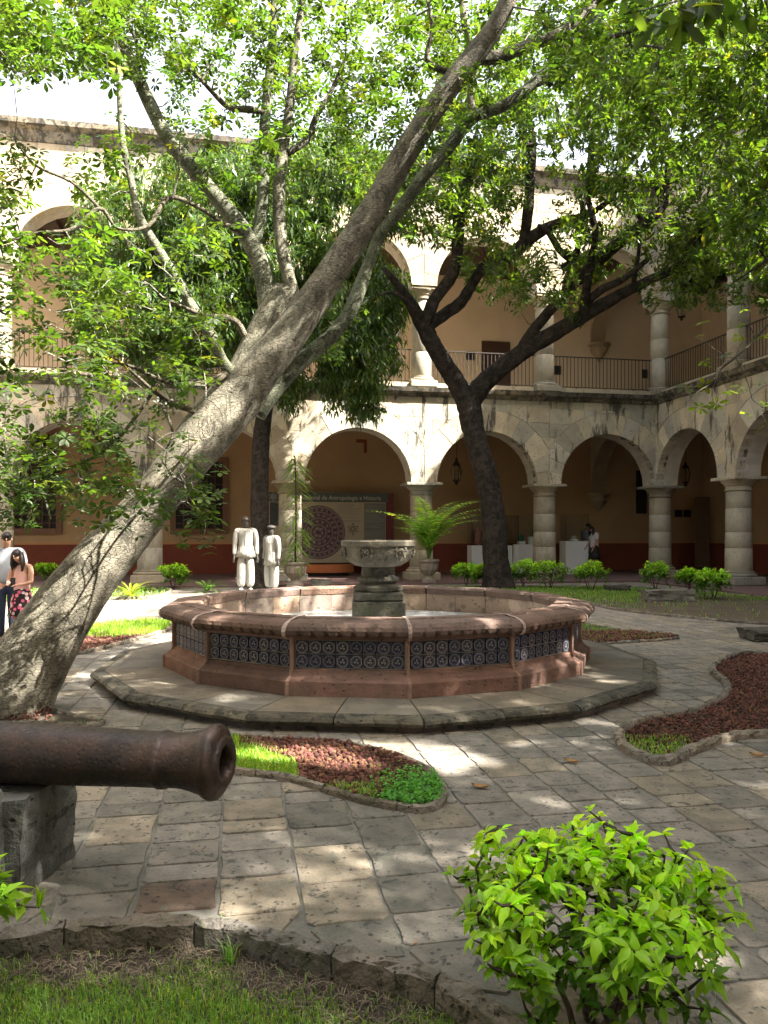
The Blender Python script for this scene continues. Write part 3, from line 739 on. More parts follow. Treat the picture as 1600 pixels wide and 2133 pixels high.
# dark seat in the upper right gallery
def chair_up(px, py, lab):
    u, p = wall_pos(FM, px, -2.6); z0 = UF + .0; c = FM.p(u, -2.6, z0)
    t = thing('bench', lab, 'bench', c); ax = (UL, NN, ZZ)
    MB().bbox(c + ZZ * .45, (1.3, .5, .06), .01, ax).build('seat', M['blue'], t)
    MB().bbox(c + ZZ * .8 - NN * .23, (1.3, .05, .5), .01, ax).build('backrest', M['blue'], t)
    for s_ in (-1, 1):
        for q in (-1, 1): MB().box(c + UL * (s_ * .6) + NN * (q * .2) + ZZ * .21, (.06, .06, .42), ax).build('leg', M['blue'], t)
        MB().tube([c + UL * (s_ * .62) - NN * .22 + ZZ * .72, c + UL * (s_ * .62) + NN * .2 + ZZ * .66], .025, 6).build('armrest', M['blue'], t)
chair_up(1447, 760, 'dark blue wooden bench in the upper gallery beyond the slanting railing')
# ------------------------------------------------------------------ fountain
FD = 9.32; FC = Vector(((788 - 800) / FX * FD, FD, 0)); NS = 14; A0 = math.radians(6.8)
def fv(i, r, z, t=0.0):
    """corner i (0 = just right of the point nearest the camera), angles counted to the right; t = fraction towards corner i+1"""
    def c(k): a = A0 + 2 * math.pi * k / NS; return Vector((FC.x + r * math.sin(a), FC.y - r * math.cos(a), z))
    return c(i) * (1 - t) + c(i + 1) * t
PZ = .13; RP = 3.28
plat = thing('fountain_platform', 'low fourteen sided stone step all round the fountain, with rounded worn edge', 'platform', (FC.x, FC.y, 0))
for i in range(NS):
    for h in range(2):
        ta, tb = (0, .5) if h == 0 else (.5, 1)
        d = .003 / .7
        V = []; rs = [(2.1, PZ - .06), (2.1, PZ), (RP - .16, PZ + .002)]
        V = [fv(i, r, z, ta + d) for r, z in rs + [(RP - .16, PZ - .06)]] + [fv(i, r, z, tb - d) for r, z in rs + [(RP - .16, PZ - .06)]]
        mk('platform_slab', V, [(1, 2, 6, 5), (0, 1, 5, 4), (3, 7, 6, 2), (0, 3, 2, 1), (4, 5, 6, 7)], M['platform'], plat, tints())
        pr = [(RP - .155, PZ - .075), (RP - .155, PZ + .0), (RP - .06, PZ - .004), (RP - .02, PZ - .016), (RP, PZ - .04), (RP - .014, PZ - .066), (RP - .04, PZ - .078)]
        V = []; K = 5
        for s in range(K + 1):
            t = ta + d + (tb - ta - 2 * d) * s / K; jz = R.uniform(-.006, .002); jr = R.uniform(-.02, .004)
            V += [fv(i, r + jr * (k > 2), z + jz * (k > 2), t) for k, (r, z) in enumerate(pr)]
        k = len(pr); F_ = [tuple(range(k)), tuple(K * k + j for j in range(k - 1, -1, -1))]
        for s in range(K): F_ += [(s * k + j, s * k + (j + 1) % k, (s + 1) * k + (j + 1) % k, (s + 1) * k + j) for j in range(k)]
        mk('nosing_stone', V, F_, M['nosing'], plat, tints())
    V = [fv(i, r, z, t) for t in (.002, .998) for r, z in ((RP - .14, -.09), (RP - .10, -.09), (RP - .10, PZ - .083), (RP - .14, PZ - .083))]
    mk('riser', V, [(0, 1, 2, 3), (7, 6, 5, 4), (1, 5, 6, 2), (3, 2, 6, 7)], M['riser'], plat, tints())
fnt = thing('fountain', 'many sided red stone fountain with blue patterned tiles and a carved bowl', 'fountain', (FC.x, FC.y, PZ))
RW = 2.40; ZB = .167; PB = PZ + .002; ZT = .825
# tile me
TS = .1265; tile_me = None
def make_tile():
    me = bpy.data.meshes.new('tile'); s = TS / 2 - .0025; d = .012; b = .004
    V = [(-s, 0, -s), (s, 0, -s), (s, 0, s), (-s, 0, s), (-s + b, -d, -s + b), (s - b, -d, -s + b), (s - b, -d, s - b), (-s + b, -d, s - b)]
    F_ = [(4, 5, 6, 7), (0, 1, 5, 4), (1, 2, 6, 5), (2, 3, 7, 6), (3, 0, 4, 7)]
    me.from_pydata(V, [], F_); uv = me.uv_layers.new(name='UVMap')
    for l in me.loops: v = me.vertices[l.vertex_index].co; uv.data[l.index].uv = (v.x / TS + .5, v.z / TS + .5)
    me.materials.append(M['tile']); return me
def tile_var(v):
    me = make_tile(); set_tint(me, v); return me
TM = [tile_var((1, 1, 1)), tile_var((.85, .85, .95)), tile_var((1.2, 1.12, 1.0)), tile_var((.7, .72, .8))]
capm = [(-.0, 0)]
for i in range(NS):
    p0, p1 = fv(i, RW, 0), fv(i + 1, RW, 0); L = (p1 - p0).length; A = (p1 - p0) / L; N = Vector((A.y, -A.x, 0))
    if N.dot(p0 - FC) < 0: N = -N
    j0, j1 = .012, .988
    # wall panel: base moulding, recessed tile field, top band; swept along the side
    def sweep(prof, name, mat, a=j0, b_=j1, K=1, jit=0, par=fnt, smooth=False):
        V = []; k = len(prof)
        for s in range(K + 1):
            t = a + (b_ - a) * s / K; q = [(r + R.uniform(-jit, jit), z + R.uniform(-jit, jit)) for r, z in prof] if jit else prof
            V += [fv(i, r, z, t) for r, z in q]
        F_ = [tuple(range(k)), tuple(K * k + j for j in range(k - 1, -1, -1))]
        for s in range(K): F_ += [(s * k + j, s * k + (j + 1) % k, (s + 1) * k + (j + 1) % k, (s + 1) * k + j) for j in range(k)]
        return mk(name, V, F_, mat, par, tints(), smooth)
    sweep([(RW - .095, PB), (RW + .10, PB), (RW + .105, ZB + .095), (RW + .085, ZB + .115), (RW + .06, ZB + .125), (RW + .03, ZB + .15), (RW + .0, ZB + .165), (RW - .01, ZB + .195), (RW - .095, ZB + .195)], 'base_moulding', M['red'], K=10, jit=.004)
    z0 = ZB + .198
    sweep([(RW - .10, z0 - .002), (RW - .028, z0 - .002), (RW - .028, z0 + .263), (RW - .10, z0 + .263)], 'tile_backing', M['mortar'])
    sweep([(RW - .098, z0 + .265), (RW + .01, z0 + .265), (RW + .02, z0 + .30), (RW - .098, z0 + .30)], 'upper_band', M['red'], K=6, jit=.003)
    # lining inside
    sweep([(RW - .26, ZB), (RW - .1005, ZB), (RW - .1005, ZT - .11), (RW - .26, ZT - .11)], 'inner_lining_stone', M['basin_in'], .006, .5, 4, .003)
    sweep([(RW - .26, ZB), (RW - .1005, ZB), (RW - .1005, ZT - .11), (RW - .26, ZT - .11)], 'inner_lining_stone', M['basin_in'], .506, .996, 4, .003)
    # the rows of tiles
    nt_ = 8; step = (L - .06) / nt_
    for r_ in range(2):
        for q in range(nt_):
            o = link('tile', R.choice(TM), fnt)
            c = p0 + A * (.03 + step * (q + .5)) + N * -.026 * 1.0; c.z = z0 + .005 + TS * (.5 + r_)
            c += N * .0
            o.matrix_local = Matrix(((A.x * step / TS, -N.x, 0, c.x - fnt.location.x), (A.y * step / TS, -N.y, 0, c.y - fnt.location.y), (0, 0, 1, c.z - fnt.location.z), (0, 0, 0, 1)))
    # coping: rounded, with scalloped lower edge cut by small notches
    zc = ZT; pr = [(RW - .27, zc - .108), (RW - .285, zc - .03), (RW - .26, zc - .004), (RW - .08, zc), (RW - .07, zc - .012), (RW + .04, zc - .018), (RW + .11, zc - .03), (RW + .15, zc - .06), (RW + .165, zc - .095), (RW + .155, zc - .13), (RW + .12, zc - .155), (RW + .06, zc - .158), (RW - .02, zc - .125)]
    K = 36; V = []; k = len(pr)
    for s in range(K + 1):
        t = .012 + .976 * s / K; ph = (s % 4) / 4; notch = 1 if s % 4 == 0 and 0 < s < K else 0
        for q, (r, z) in enumerate(pr):
            if q in (8, 9, 10): r -= notch * (.006, .028, .04)[q - 8]; z += notch * (.0, .01, .024)[q - 8]; z -= .005 * (1 - abs((s % 4) - 1.5) / 1.5) * (q > 8)
            V.append(fv(i, r + R.uniform(-.002, .002), z + R.uniform(-.002, .002), t))
    F_ = [tuple(range(k)), tuple(K * k + j for j in range(k - 1, -1, -1))]
    for s in range(K): F_ += [(s * k + j, s * k + (j + 1) % k, (s + 1) * k + (j + 1) % k, (s + 1) * k + j) for j in range(k)]
    mk('coping_stone', V, F_, M['redcap'], fnt, tints())
    # mortar seam running over each corner
    wd = R.uniform(.5, 1.6)
    V = []; k = 0
    prm = [(RW - .28, zc - .02), (RW - .26, zc + .003), (RW - .08, zc + .006), (RW + .04, zc - .010), (RW + .12, zc - .03), (RW + .163, zc - .068), (RW + .174, zc - .105), (RW + .158, zc - .145), (RW + .12, zc - .175)]
    for (r, z) in prm:
        a_, b_ = .007 * wd * R.uniform(.7, 1.9), .007 * wd * R.uniform(.7, 1.9); V += [fv(i - 1, r, z, 1 - a_ - .006), fv(i, r, z + .002, 0), fv(i, r, z, b_ + .006)]
    mk('mortar_seam', V, [f for s in range(len(prm) - 1) for f in ((3 * s, 3 * s + 1, 3 * s + 4, 3 * s + 3), (3 * s + 1, 3 * s + 2, 3 * s + 5, 3 * s + 4))], M['seam'] if 'seam' in M else M.setdefault('seam', stone('pale_mortar', (.46, .36, .31), (.36, .26, .22), (.15, .1, .08), 8, .62, 0, .5)), fnt)
    V = []
    prs = [(RW + .115, PB), (RW + .118, ZB + .10), (RW + .04, ZB + .14), (RW + .018, ZB + .20), (RW + .016, ZB + .46), (RW + .03, ZB + .49)]
    for (r, z) in prs:
        a_, b_ = R.uniform(.012, .022), R.uniform(.012, .022); V += [fv(i - 1, r - .005, z, 1 - a_), fv(i, r + .004, z, 0), fv(i, r - .005, z, b_), fv(i - 1, r - .11, z, 1 - a_), fv(i, r - .11, z, b_)]
    F_ = []
    for s in range(len(prs) - 1): F_ += [(5 * s, 5 * s + 1, 5 * s + 6, 5 * s + 5), (5 * s + 1, 5 * s + 2, 5 * s + 7, 5 * s + 6), (5 * s + 3, 5 * s, 5 * s + 5, 5 * s + 8), (5 * s + 2, 5 * s + 4, 5 * s + 9, 5 * s + 7)]
    mk('corner_strip', V, F_, M['corner'] if 'corner' in M else M.setdefault('corner', stone('pinkish_mortar', (.34, .22, .165), (.26, .16, .12), (.12, .08, .06), 8, .62, 0, .5)), fnt)
# water and basin floor
wz = .47
water = mk('basin_water', [fv(i, RW - .18, wz, 0) for i in range(NS)], [tuple(range(NS))], M['water'], fnt)
mk('basin_floor', [fv(i, RW - .15, PB + .003, 0) for i in range(NS)], [tuple(range(NS))], M['basin_in'], fnt)
# spout holes on the inside
for px, py in ((990, 1231), (911, 1254), (985, 1262)):
    p = P(px, py, FD + RW - .28); MB().lathe(p, [(.03, 0), (.035, .03), (.02, .035)], 10, (Vector((1, 0, 0)), ZZ, Vector((0, -1, 0)))).build('spout', M['plinth'], fnt)
# pedestal and bowl
c = FC.copy(); ang = math.radians(2); ax = (Vector((math.cos(ang), math.sin(ang), 0)), Vector((-math.sin(ang), math.cos(ang), 0)), ZZ)
MB().bbox(c + ZZ * ((wz - .3 + .80) / 2), (.63, .63, .80 - wz + .3), .015, ax).build('pedestal_block', M['plinth'], fnt)
MB().bbox(c + ZZ * .855, (.60, .60, .10), .02, ax).build('pedestal_top', M['plinth'], fnt)
MB().lathe(c, [(.285, .907), (.30, .93), (.30, .965), (.25, .985), (.22, 1.0), (.23, 1.02), (.255, 1.04), (.25, 1.075), (.21, 1.09), (.205, 1.10), (.20, 1.20)], 28).build('pedestal_rings', M['plinth'], fnt, smooth=False)
V = []; F_ = []; n_ = 56
pr = [(.19, 1.2), (.27, 1.215), (.355, 1.27), (.405, 1.36), (.418, 1.44), (.42, 1.445), (.45, 1.46), (.452, 1.51), (.435, 1.522), (.395, 1.52), (.385, 1.48), (.30, 1.38), (.02, 1.35)]
for q, (r, z) in enumerate(pr):
    for i in range(n_):
        a = 2 * math.pi * i / n_; rr = r * (1 + R.uniform(-.004, .004))
        # eight gadroon-like swellings under the masks
        if 1 <= q <= 4: rr += .012 * math.cos(a * 6 + .6) * (1 - abs(q - 2.5) / 3)
        V.append((c.x + rr * math.cos(a), c.y + rr * math.sin(a), z))
for q in range(len(pr) - 1):
    for i in range(n_): j = (i + 1) % n_; F_.append((q * n_ + i, q * n_ + j, q * n_ + n_ + j, q * n_ + n_ + i))
F_.append(tuple(range(n_ - 1, -1, -1))); F_.append(tuple((len(pr) - 1) * n_ + i for i in range(n_)))
bowl = mk('bowl', V, F_, M['bowl'], fnt)
for a in range(-80, 280, 60):
    # carved faces round the bowl: curls, brows, nose and open mouth
    t = math.radians(a); o_ = Vector((math.sin(t), -math.cos(t), 0)); s_ = Vector((math.cos(t), math.sin(t), 0)); q = c + o_ * .405 + ZZ * 1.385; axf = (s_, o_, ZZ)
    b = MB()
    def bl(x, z, r, sx=1, sz=1, d=0):
        V, F2 = ico(2); b.add([q + s_ * (x + v[0] * r * sx) + o_ * (d + v[1] * r * .6) + ZZ * (z + v[2] * r * sz) for v in V], F2)
    bl(0, 0, .055, 1.0, 1.2, .0)
    bl(0, -.0, .014, .8, 1.8, .045); bl(-.022, .018, .014, 1.3, .6, .036); bl(.022, .018, .014, 1.3, .6, .036)
    bl(-.028, -.015, .014, 1, 1, .032); bl(.028, -.015, .014, 1, 1, .032); bl(0, -.045, .02, 1.2, .5, .028)
    for k in range(9):
        aa = math.pi * (k / 8); bl(.075 * math.cos(aa), .02 + .062 * math.sin(aa), .02, 1, 1, .012)
    bl(-.06, -.05, .022, .8, 1.5, .005); bl(.06, -.05, .022, .8, 1.5, .005)
    b.build('carved_face', M['bowl'], bowl, smooth=True)
    MB().lathe(q + ZZ * -.04 + o_ * .035, [(.010, 0), (.010, .012)], 8, (s_, ZZ, o_)).build('mouth_spout', M['black'], bowl)
# little leaves carved between
# ------------------------------------------------------------------ cannon
ca = Vector((.978, -.208, .018)).normalized(); mz = Vector(((472 - 800) / FX * 3.37, 3.37, .597))
cx = ca.cross(ZZ).normalized(); cz = cx.cross(ca); ax = (cx, cz, ca)
can = thing('cannon', 'old rusted iron cannon barrel pointing right, resting on a stone block', 'cannon', (mz.x - 1, mz.y + .2, .45))
pr = [(.066, -.06), (.067, -.04), (.070, -.012), (.078, .0), (.100, .004), (.112, -.006), (.118, -.014), (.135, -.018), (.160, -.036), (.166, -.055), (.158, -.078), (.144, -.092), (.138, -.12), (.128, -.155), (.121, -.20), (.1195, -.24), (.1215, -.27), (.1215, -.275), (.128, -.283), (.128, -.305), (.1225, -.313), (.1235, -.42), (.133, -.75), (.146, -1.3), (.150, -1.31), (.150, -1.36), (.153, -1.37), (.17, -2.1), (.02, -2.15)]
V = []; F_ = []; n_ = 56
for (r, z) in pr:
    for i in range(n_): a = 2 * math.pi * i / n_; rr = r * (1 + R.uniform(-.006, .006)); V.append(mz + cx * (rr * math.cos(a)) + cz * (rr * math.sin(a)) + ca * z)
for q in range(len(pr) - 1):
    for i in range(n_): j = (i + 1) % n_; F_.append((q * n_ + i, q * n_ + j, q * n_ + n_ + j, q * n_ + n_ + i))
mk('barrel', V, F_, M['rust'], can, smooth=True)
bo = MB(); bo.lathe(mz, [(.0662, -.055), (.065, -.5), (.06, -1.2), (.001, -1.21)], 32, ax, False); bo.build('bore', M['black'], can)  # bore lining painted near black to stand in for the darkness of the hollow
V = []
# stone support: block with a hollowed top
blk = thing('cannon_support', 'rough grey stone block carrying the cannon barrel', 'stone block', (-1.85, 3.55, 0))
def rough_block(poly_xz, y0, y1, name, mat, parent, ny=6, jit=.008, skew=0.0):
    V = []; n = len(poly_xz)
    for s in range(ny + 1):
        y = y0 + (y1 - y0) * s / ny
        for (x, z) in poly_xz: V.append((x + skew * (y - y0) + R.uniform(-jit, jit), y + R.uniform(-jit, jit), max(-.09, z + (R.uniform(-jit, jit) if z > 0 else 0))))
    F_ = [tuple(range(n)), tuple(ny * n + i for i in range(n - 1, -1, -1))]
    for s in range(ny): F_ += [(s * n + i, s * n + (i + 1) % n, (s + 1) * n + (i + 1) % n, (s + 1) * n + i) for i in range(n)]
    return mk(name, V, F_, mat, parent)
def edge(a, b, k): return [(a[0] + (b[0] - a[0]) * i / k, a[1] + (b[1] - a[1]) * i / k) for i in range(k)]
pl = edge((-1.60, -.05), (-1.575, .44), 7) + edge((-1.575, .44), (-2.4, .40), 8) + edge((-2.4, .40), (-2.4, -.05), 4) + edge((-2.4, -.05), (-1.60, -.05), 6)
rough_block(pl, 3.36, 3.80, 'lower_block', M['block'], blk, 7, .009, .14)
pl = edge((-1.66, .0), (-1.665, .49), 7) + edge((-1.665, .49), (-1.80, .50), 3) + edge((-1.80, .50), (-2.4, .47), 5) + edge((-2.4, .47), (-2.4, 0), 4) + edge((-2.4, 0), (-1.66, 0), 6)
rough_block(pl, 3.22, 3.35, 'front_cheek', M['block'], blk, 3, .008)

# ------------------------------------------------------------------ beds, kerbs
def px_poly(pts, z=0.0, n=6, closed=True): return catmull([G(x, y, z) for x, y in pts], n, closed)
def kerb_run(path, wdt, z0, z1, parent, mat=None, seg=.55, closed=False, side=0.0):
    """stones laid end to end along a path"""
    mat = mat or M['kerb']; pts = [Vector((p[0], p[1], 0)) for p in path]
    if closed: pts.append(pts[0].copy())
    d = [0]
    for a, b in zip(pts, pts[1:]): d.append(d[-1] + (b - a).length)
    def at(s):
        s = min(max(s, 0), d[-1] - 1e-6)
        k = next(i for i in range(len(d) - 1) if d[i + 1] > s); t = (s - d[k]) / (d[k + 1] - d[k]); T = (pts[k + 1] - pts[k]).normalized()
        return pts[k] + (pts[k + 1] - pts[k]) * t, Vector((-T.y, T.x, 0))
    s = 0; j = .004 + .006 * (wdt > .05)
    while s < d[-1] - .05:
        e = min(s + seg * R.uniform(.75, 1.25), d[-1])
        if d[-1] - e < .15: e = d[-1]
        K = max(3, int((e - s) / .05)); V = []; k = 8
        for i in range(K + 1):
            c_, n_ = at(s + .003 + (e - s - .006) * i / K); h = wdt / 2; end = .8 if i in (0, K) else 1
            for (o_, z) in ((-h, z0), (-h, z1 * .55), (-h * .8, z1 - .008), (-h * .3, z1), (h * .3, z1), (h * .8, z1 - .008), (h, z1 * .55), (h, z0)):
                V.append(c_ + n_ * (o_ * end + side + R.uniform(-j, j) * (z > z0)) + ZZ * (z + (R.uniform(-j, j) if z > z0 else 0)))
        F_ = [tuple(range(k)), tuple(K * k + q for q in range(k - 1, -1, -1))]
        for i in range(K): F_ += [(i * k + q, i * k + (q + 1) % k, (i + 1) * k + (q + 1) % k, (i + 1) * k + q) for q in range(k)]
        mk('kerb_stone', V, F_, mat, parent, tints()); s = e
def bed(name, pts, mat, z=.02, kw=.07, kh=.06, n=6, label=None, kerb=True, seg=.55, closed=True):
    pl = px_poly(pts, 0, n); o = mk(name, [(p.x, p.y, z) for p in pl], [tuple(range(len(pl)))], mat)
    struct(o, label)
    if kerb: kerb_run(pl, kw, -.03, kh, o, closed=True, seg=seg)
    return [(p.x, p.y) for p in pl]
BEDS = []
# centre bed between the cannon and the path
F1 = bed('garden_bed', [(380, 1562), (400, 1600), (490, 1612), (600, 1626), (700, 1656), (800, 1682), (892, 1690), (925, 1655), (885, 1606), (800, 1572), (690, 1552), (560, 1543), (470, 1540)], M['soil'], .012, .05, .045, label='curved bed of grass, red gravel and weeds near the cannon mouth')
F2 = bed('garden_bed', [(1292, 1536), (1312, 1572), (1383, 1594), (1440, 1570), (1520, 1542), (1600, 1536), (1850, 1530), (1850, 1380), (1600, 1367), (1530, 1370), (1484, 1398), (1512, 1428), (1508, 1458), (1440, 1490), (1345, 1507)], M['soil'], .012, .07, .065, label='wavy edged bed of red gravel at the right')
F3 = bed('garden_bed', [(-300, 1530), (-100, 1530), (30, 1512), (110, 1512), (180, 1516), (215, 1507), (150, 1494), (100, 1478), (30, 1440), (-60, 1400), (-300, 1380)], M['soil'], .012, .06, .04, label='bed with red gravel round the foot of the leaning tree')
F4 = bed('garden_bed', [(130, 1366), (200, 1356), (290, 1332), (352, 1312), (345, 1296), (250, 1300), (180, 1308), (120, 1318), (-60, 1330), (-60, 1370)], M['soil'], .012, .07, .05, label='bed of grass and red gravel between the leaning trunk and the fountain')
F5 = bed('garden_bed', [(1200, 1342), (1300, 1340), (1405, 1332), (1395, 1326), (1310, 1318), (1240, 1306), (1200, 1304)], M['soil'], .012, .06, .04, label='small crescent bed of red gravel behind the right of the fountain')
F6 = bed('garden_bed', [(1000, 1250), (1190, 1255), (1290, 1272), (1430, 1288), (1600, 1302), (1900, 1315), (1900, 1250), (1600, 1246), (1480, 1236), (1300, 1226), (1120, 1224), (930, 1224), (800, 1226), (800, 1246)], M['dirt'], .02, .06, .05, label='long bare bed with sparse grass in front of the arcade at the right', seg=1.0)
F7 = bed('garden_bed', [(-200, 1262), (100, 1258), (230, 1250), (330, 1244), (345, 1228), (200, 1226), (0, 1226), (-200, 1228)], M['soil'], .02, .08, .07, label='bed with shrubs in front of the arcade at the left', seg=1.0)
BEDS = [F1, F2, F3, F4, F5, F6, F7]
# foreground lawn with its thick kerb
kl = [(-500, 1990), (-250, 1960), (0, 1950), (120, 1936), (250, 1927), (375, 1924), (500, 1938), (625, 1968), (750, 1998), (875, 2032), (980, 2078), (1080, 2140), (1200, 2230)]
kpath = catmull([G(x, y) for x, y in kl], 6)
LAWN_TOP = [(p.x, p.y) for p in kpath]
pathpoly = [(p.x, p.y) for p in kpath] + [(40, 1.5), (40, 27.9), (-40, 27.9), (-40, kpath[0].y)]
b = mk('path_bedding', [(x, y, -.009) for x, y in pathpoly], [tuple(range(len(pathpoly)))], M['pavemortar']); struct(b, 'grey mortar bedding between the paving stones')
lk = thing('lawn_kerb', 'thick curved stone kerb along the near lawn', 'kerb', tuple(kpath[30])); lk['kind'] = 'structure'
del lk['category']
kerb_run([(p.x, p.y) for p in kpath], .085, -.11, .036, lk, seg=.5, side=-.02)
LAWN = LAWN_TOP + [(2.2, 1.0), (-4, 1.0)]
lawn = mk('lawn', [(x, y, -.072) for x, y in LAWN], [tuple(range(len(LAWN)))], M['soil']); struct(lawn, 'near lawn, bare and matted with dry roots along the kerb')

# ------------------------------------------------------------------ paving stones
PVu, PVn = Vector((.9822, .1876, 0)), Vector((-.1876, .9822, 0)); PV0 = Vector((0, 0, 0))
cells = []; u = -16.0
while u < 16:
    du = R.uniform(.27, .37); v = 1.8 + R.uniform(0, .3)
    while v < 26:
        dv = R.choice([.20, .27, .31, .35, .38, .42]) * R.uniform(.9, 1.1); cells.append((u, v, du, dv)); v += dv
    u += du
def fplat(x, y):
    a = math.atan2(x - FC.x, -(y - FC.y)); k = (a - A0) % (2 * math.pi / NS) - math.pi / NS
    return math.hypot(x - FC.x, y - FC.y) * math.cos(k) < (RP - .14) * math.cos(math.pi / NS)
stones = []
for (u, v, du, dv) in cells:
    c = PVu * (u + du / 2) + PVn * (v + dv / 2)
    if c.y < 2 or abs(c.x) > .56 * c.y + .8: continue
    if FM.O.y and (c - FM.O).dot(NN) < 2.0 : continue
    if (c - C0).dot(UL) < 2.0: continue
    g = .006; cor = [PVu * a + PVn * b_ for a, b_ in ((u + g, v + g), (u + du - g, v + g), (u + du - g, v + dv - g), (u + g, v + dv - g))]
    xs = [p.x for p in cor]; ys = [p.y for p in cor]
    inl = inpoly(xs, ys, LAWN)
    if inl.any(): 
        if inl.all(): continue
        # trim stones that would hang over the lawn
        if inpoly([c.x], [c.y], LAWN)[0]: continue
        for q in range(4):
            if inl[q]:
                lo, hi = 0.0, 1.0
                for _ in range(8):
                    md = (lo + hi) / 2; p = cor[q] + (c - cor[q]) * md
                    if inpoly([p.x], [p.y], LAWN)[0]: lo = md
                    else: hi = md
                cor[q] = cor[q] + (c - cor[q]) * hi
    if any(inpoly(xs, ys, B_).all() for B_ in BEDS): continue
    if all(fplat(x, y) for x, y in zip(xs, ys)): continue
    stones.append((c.y, cor, c))
stones.sort(key=lambda s: s[0])
def paver_geo(cor, c, fine):
    def lerp(a, b, t): return a + (b - a) * t
    pts = []
    for i in range(4):
        a, b_ = cor[i], cor[(i + 1) % 4]; L = (b_ - a).length; cr = min(.03, L * .12) * R.uniform(.3, 1.3)
        pts.append(lerp(a, b_, cr / L)); 
        if fine: pts.append(lerp(a, b_, R.uniform(.4, .6)) + (c - lerp(a, b_, .5)).normalized() * R.uniform(-.006, .012))
        pts.append(lerp(a, b_, 1 - cr / L))
    n = len(pts); tz = R.uniform(-.002, .002); tx, ty = R.uniform(-.004, .004), R.uniform(-.004, .004); V = []
    for p in pts:
        q = p + (c - p) * .02; V.append((q.x, q.y, tz + (q.x - c.x) * tx + (q.y - c.y) * ty))
    for p in pts: V.append((p.x, p.y, -.0055 + tz * .5))
    for p in pts: V.append((p.x, p.y, -.03))
    F_ = [tuple(range(n))]
    for k in (0, 1): F_ += [(k * n + i, k * n + n + i, k * n + n + (i + 1) % n, k * n + (i + 1) % n) for i in range(n)]
    return V, F_
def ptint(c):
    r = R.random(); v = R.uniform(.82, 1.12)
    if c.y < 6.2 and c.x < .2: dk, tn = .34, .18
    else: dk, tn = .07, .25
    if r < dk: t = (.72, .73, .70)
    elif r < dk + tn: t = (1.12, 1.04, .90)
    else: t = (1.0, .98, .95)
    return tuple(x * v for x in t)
far = MB(); ft = []; nsing = 0
pink = G(385, 1893)
paving = struct(thing('paving', 'worn grey paving stones of the courtyard path', 'paving', (0, 4, 0))); del paving['category']
for (yy, cor, c) in stones:
    px = 800 + FX * c.x / c.y
    vis = -40 < px < 1640 and yy < 12
    t = ptint(c)
    if (Vector((c.x, c.y, 0)) - pink).length < .16: t = (.74, .58, .53)
    V, F_ = paver_geo(cor, c, vis and nsing < 300)
    if vis and nsing < 300: mk('paving_stone', V, F_, M['paver'], paving, t); nsing += 1
    else: far.add(V, F_); ft += [t] * len(V)
o = mk('distant_paving_stones', far.V, far.F, M['paver'], paving, ft); o['kind'] = 'stuff'
# loose things on the ground
def rock(p, s, name, label, cat, mat, sub=2, jit=.12): o = MB().blob(p, 1, sub, jit, s).build(name, mat, None); return tag(o, label, cat)
rock(G(85, 1474, .0) + ZZ * .05, (.11, .08, .085), 'rock', 'squarish grey stone lying at the foot of the leaning tree', 'rock', M['rock'])
def slab_rock(px0, px1, pyt, pyb, depth, name, label, cat, mat):
    a, b_ = G(px0, pyb, .02), G(px1, pyb, .02); w_ = (b_ - a).length; c = (a + b_) / 2; h = (pyb - pyt) / FX * c.y
    V = []; nx, ny, nz = 6, 3, 3
    b = bmesh.new(); bmesh.ops.create_cube(b, size=1); bmesh.ops.subdivide_edges(b, edges=b.edges[:], cuts=3, use_grid_fill=True)
    V = [(c.x + v.co.x * w_ * (1 + .06 * v.co.z) + R.uniform(-.025, .025), c.y + depth / 2 + v.co.y * depth + R.uniform(-.025, .025), max(.0, h / 2 + v.co.z * h + R.uniform(-.02, .02))) for v in b.verts]
    b.verts.index_update(); F_ = [tuple(v.index for v in f.verts) for f in b.faces]; b.free()
    return tag(mk(name, V, F_, mat), label, cat)
slab_rock(1352, 1448, 1229, 1254, .5, 'stone_trough', 'long low grey stone trough in the bed at the right', 'trough', M['rock'])
slab_rock(1266, 1314, 1219, 1233, .4, 'carved_stone', 'dark broken carved stone lying in the grass left of the trough', 'stone', M['plinth'])
slab_rock(1332, 1350, 1228, 1236, .2, 'rock', 'small dark stone between the carved stone and the trough', 'rock', M['plinth'])
slab_rock(1570, 1640, 1312, 1335, .5, 'stone_block', 'dark stone block at the right edge of the path', 'stone', M['plinth'])
MB().blob(P(641, 1214, 14.2), 1, 2, .1, (.2, .2, .15))
slab_rock(648, 690, 1205, 1224, .3, 'carved_stone', 'low rounded carved stone showing above the back rim of the fountain', 'stone', M['rock'])
for px, py, lb in ((1190, 1587, 'curled orange dry leaf on the paving right of the centre bed'), (1578, 1574, 'orange dry leaf on the paving at the right edge'), (1365, 1330, 'small dry leaf near the gravel crescent'), (1000, 1640, 'tiny brown dry leaf on the path')):
    p = G(px, py, .01); a = R.uniform(0, 3); V = []
    for k in range(7):
        t = k / 6; wv = .028 * math.sin(math.pi * min(1, t * 1.05)) + .001; xx = (t - .5) * .11
        for s_ in (-1, 0, 1): V.append((p.x + math.cos(a) * xx - math.sin(a) * s_ * wv, p.y + math.sin(a) * xx + math.cos(a) * s_ * wv, p.z + .012 * abs(s_) + .02 * (t - .5) ** 2 * 4 * .5))
    F_ = [(3 * k + s_, 3 * k + s_ + 1, 3 * k + s_ + 4, 3 * k + s_ + 3) for k in range(6) for s_ in (0, 1)]
    tag(mk('dry_leaf', V, F_, M['dryleaf']), lb, 'leaf')
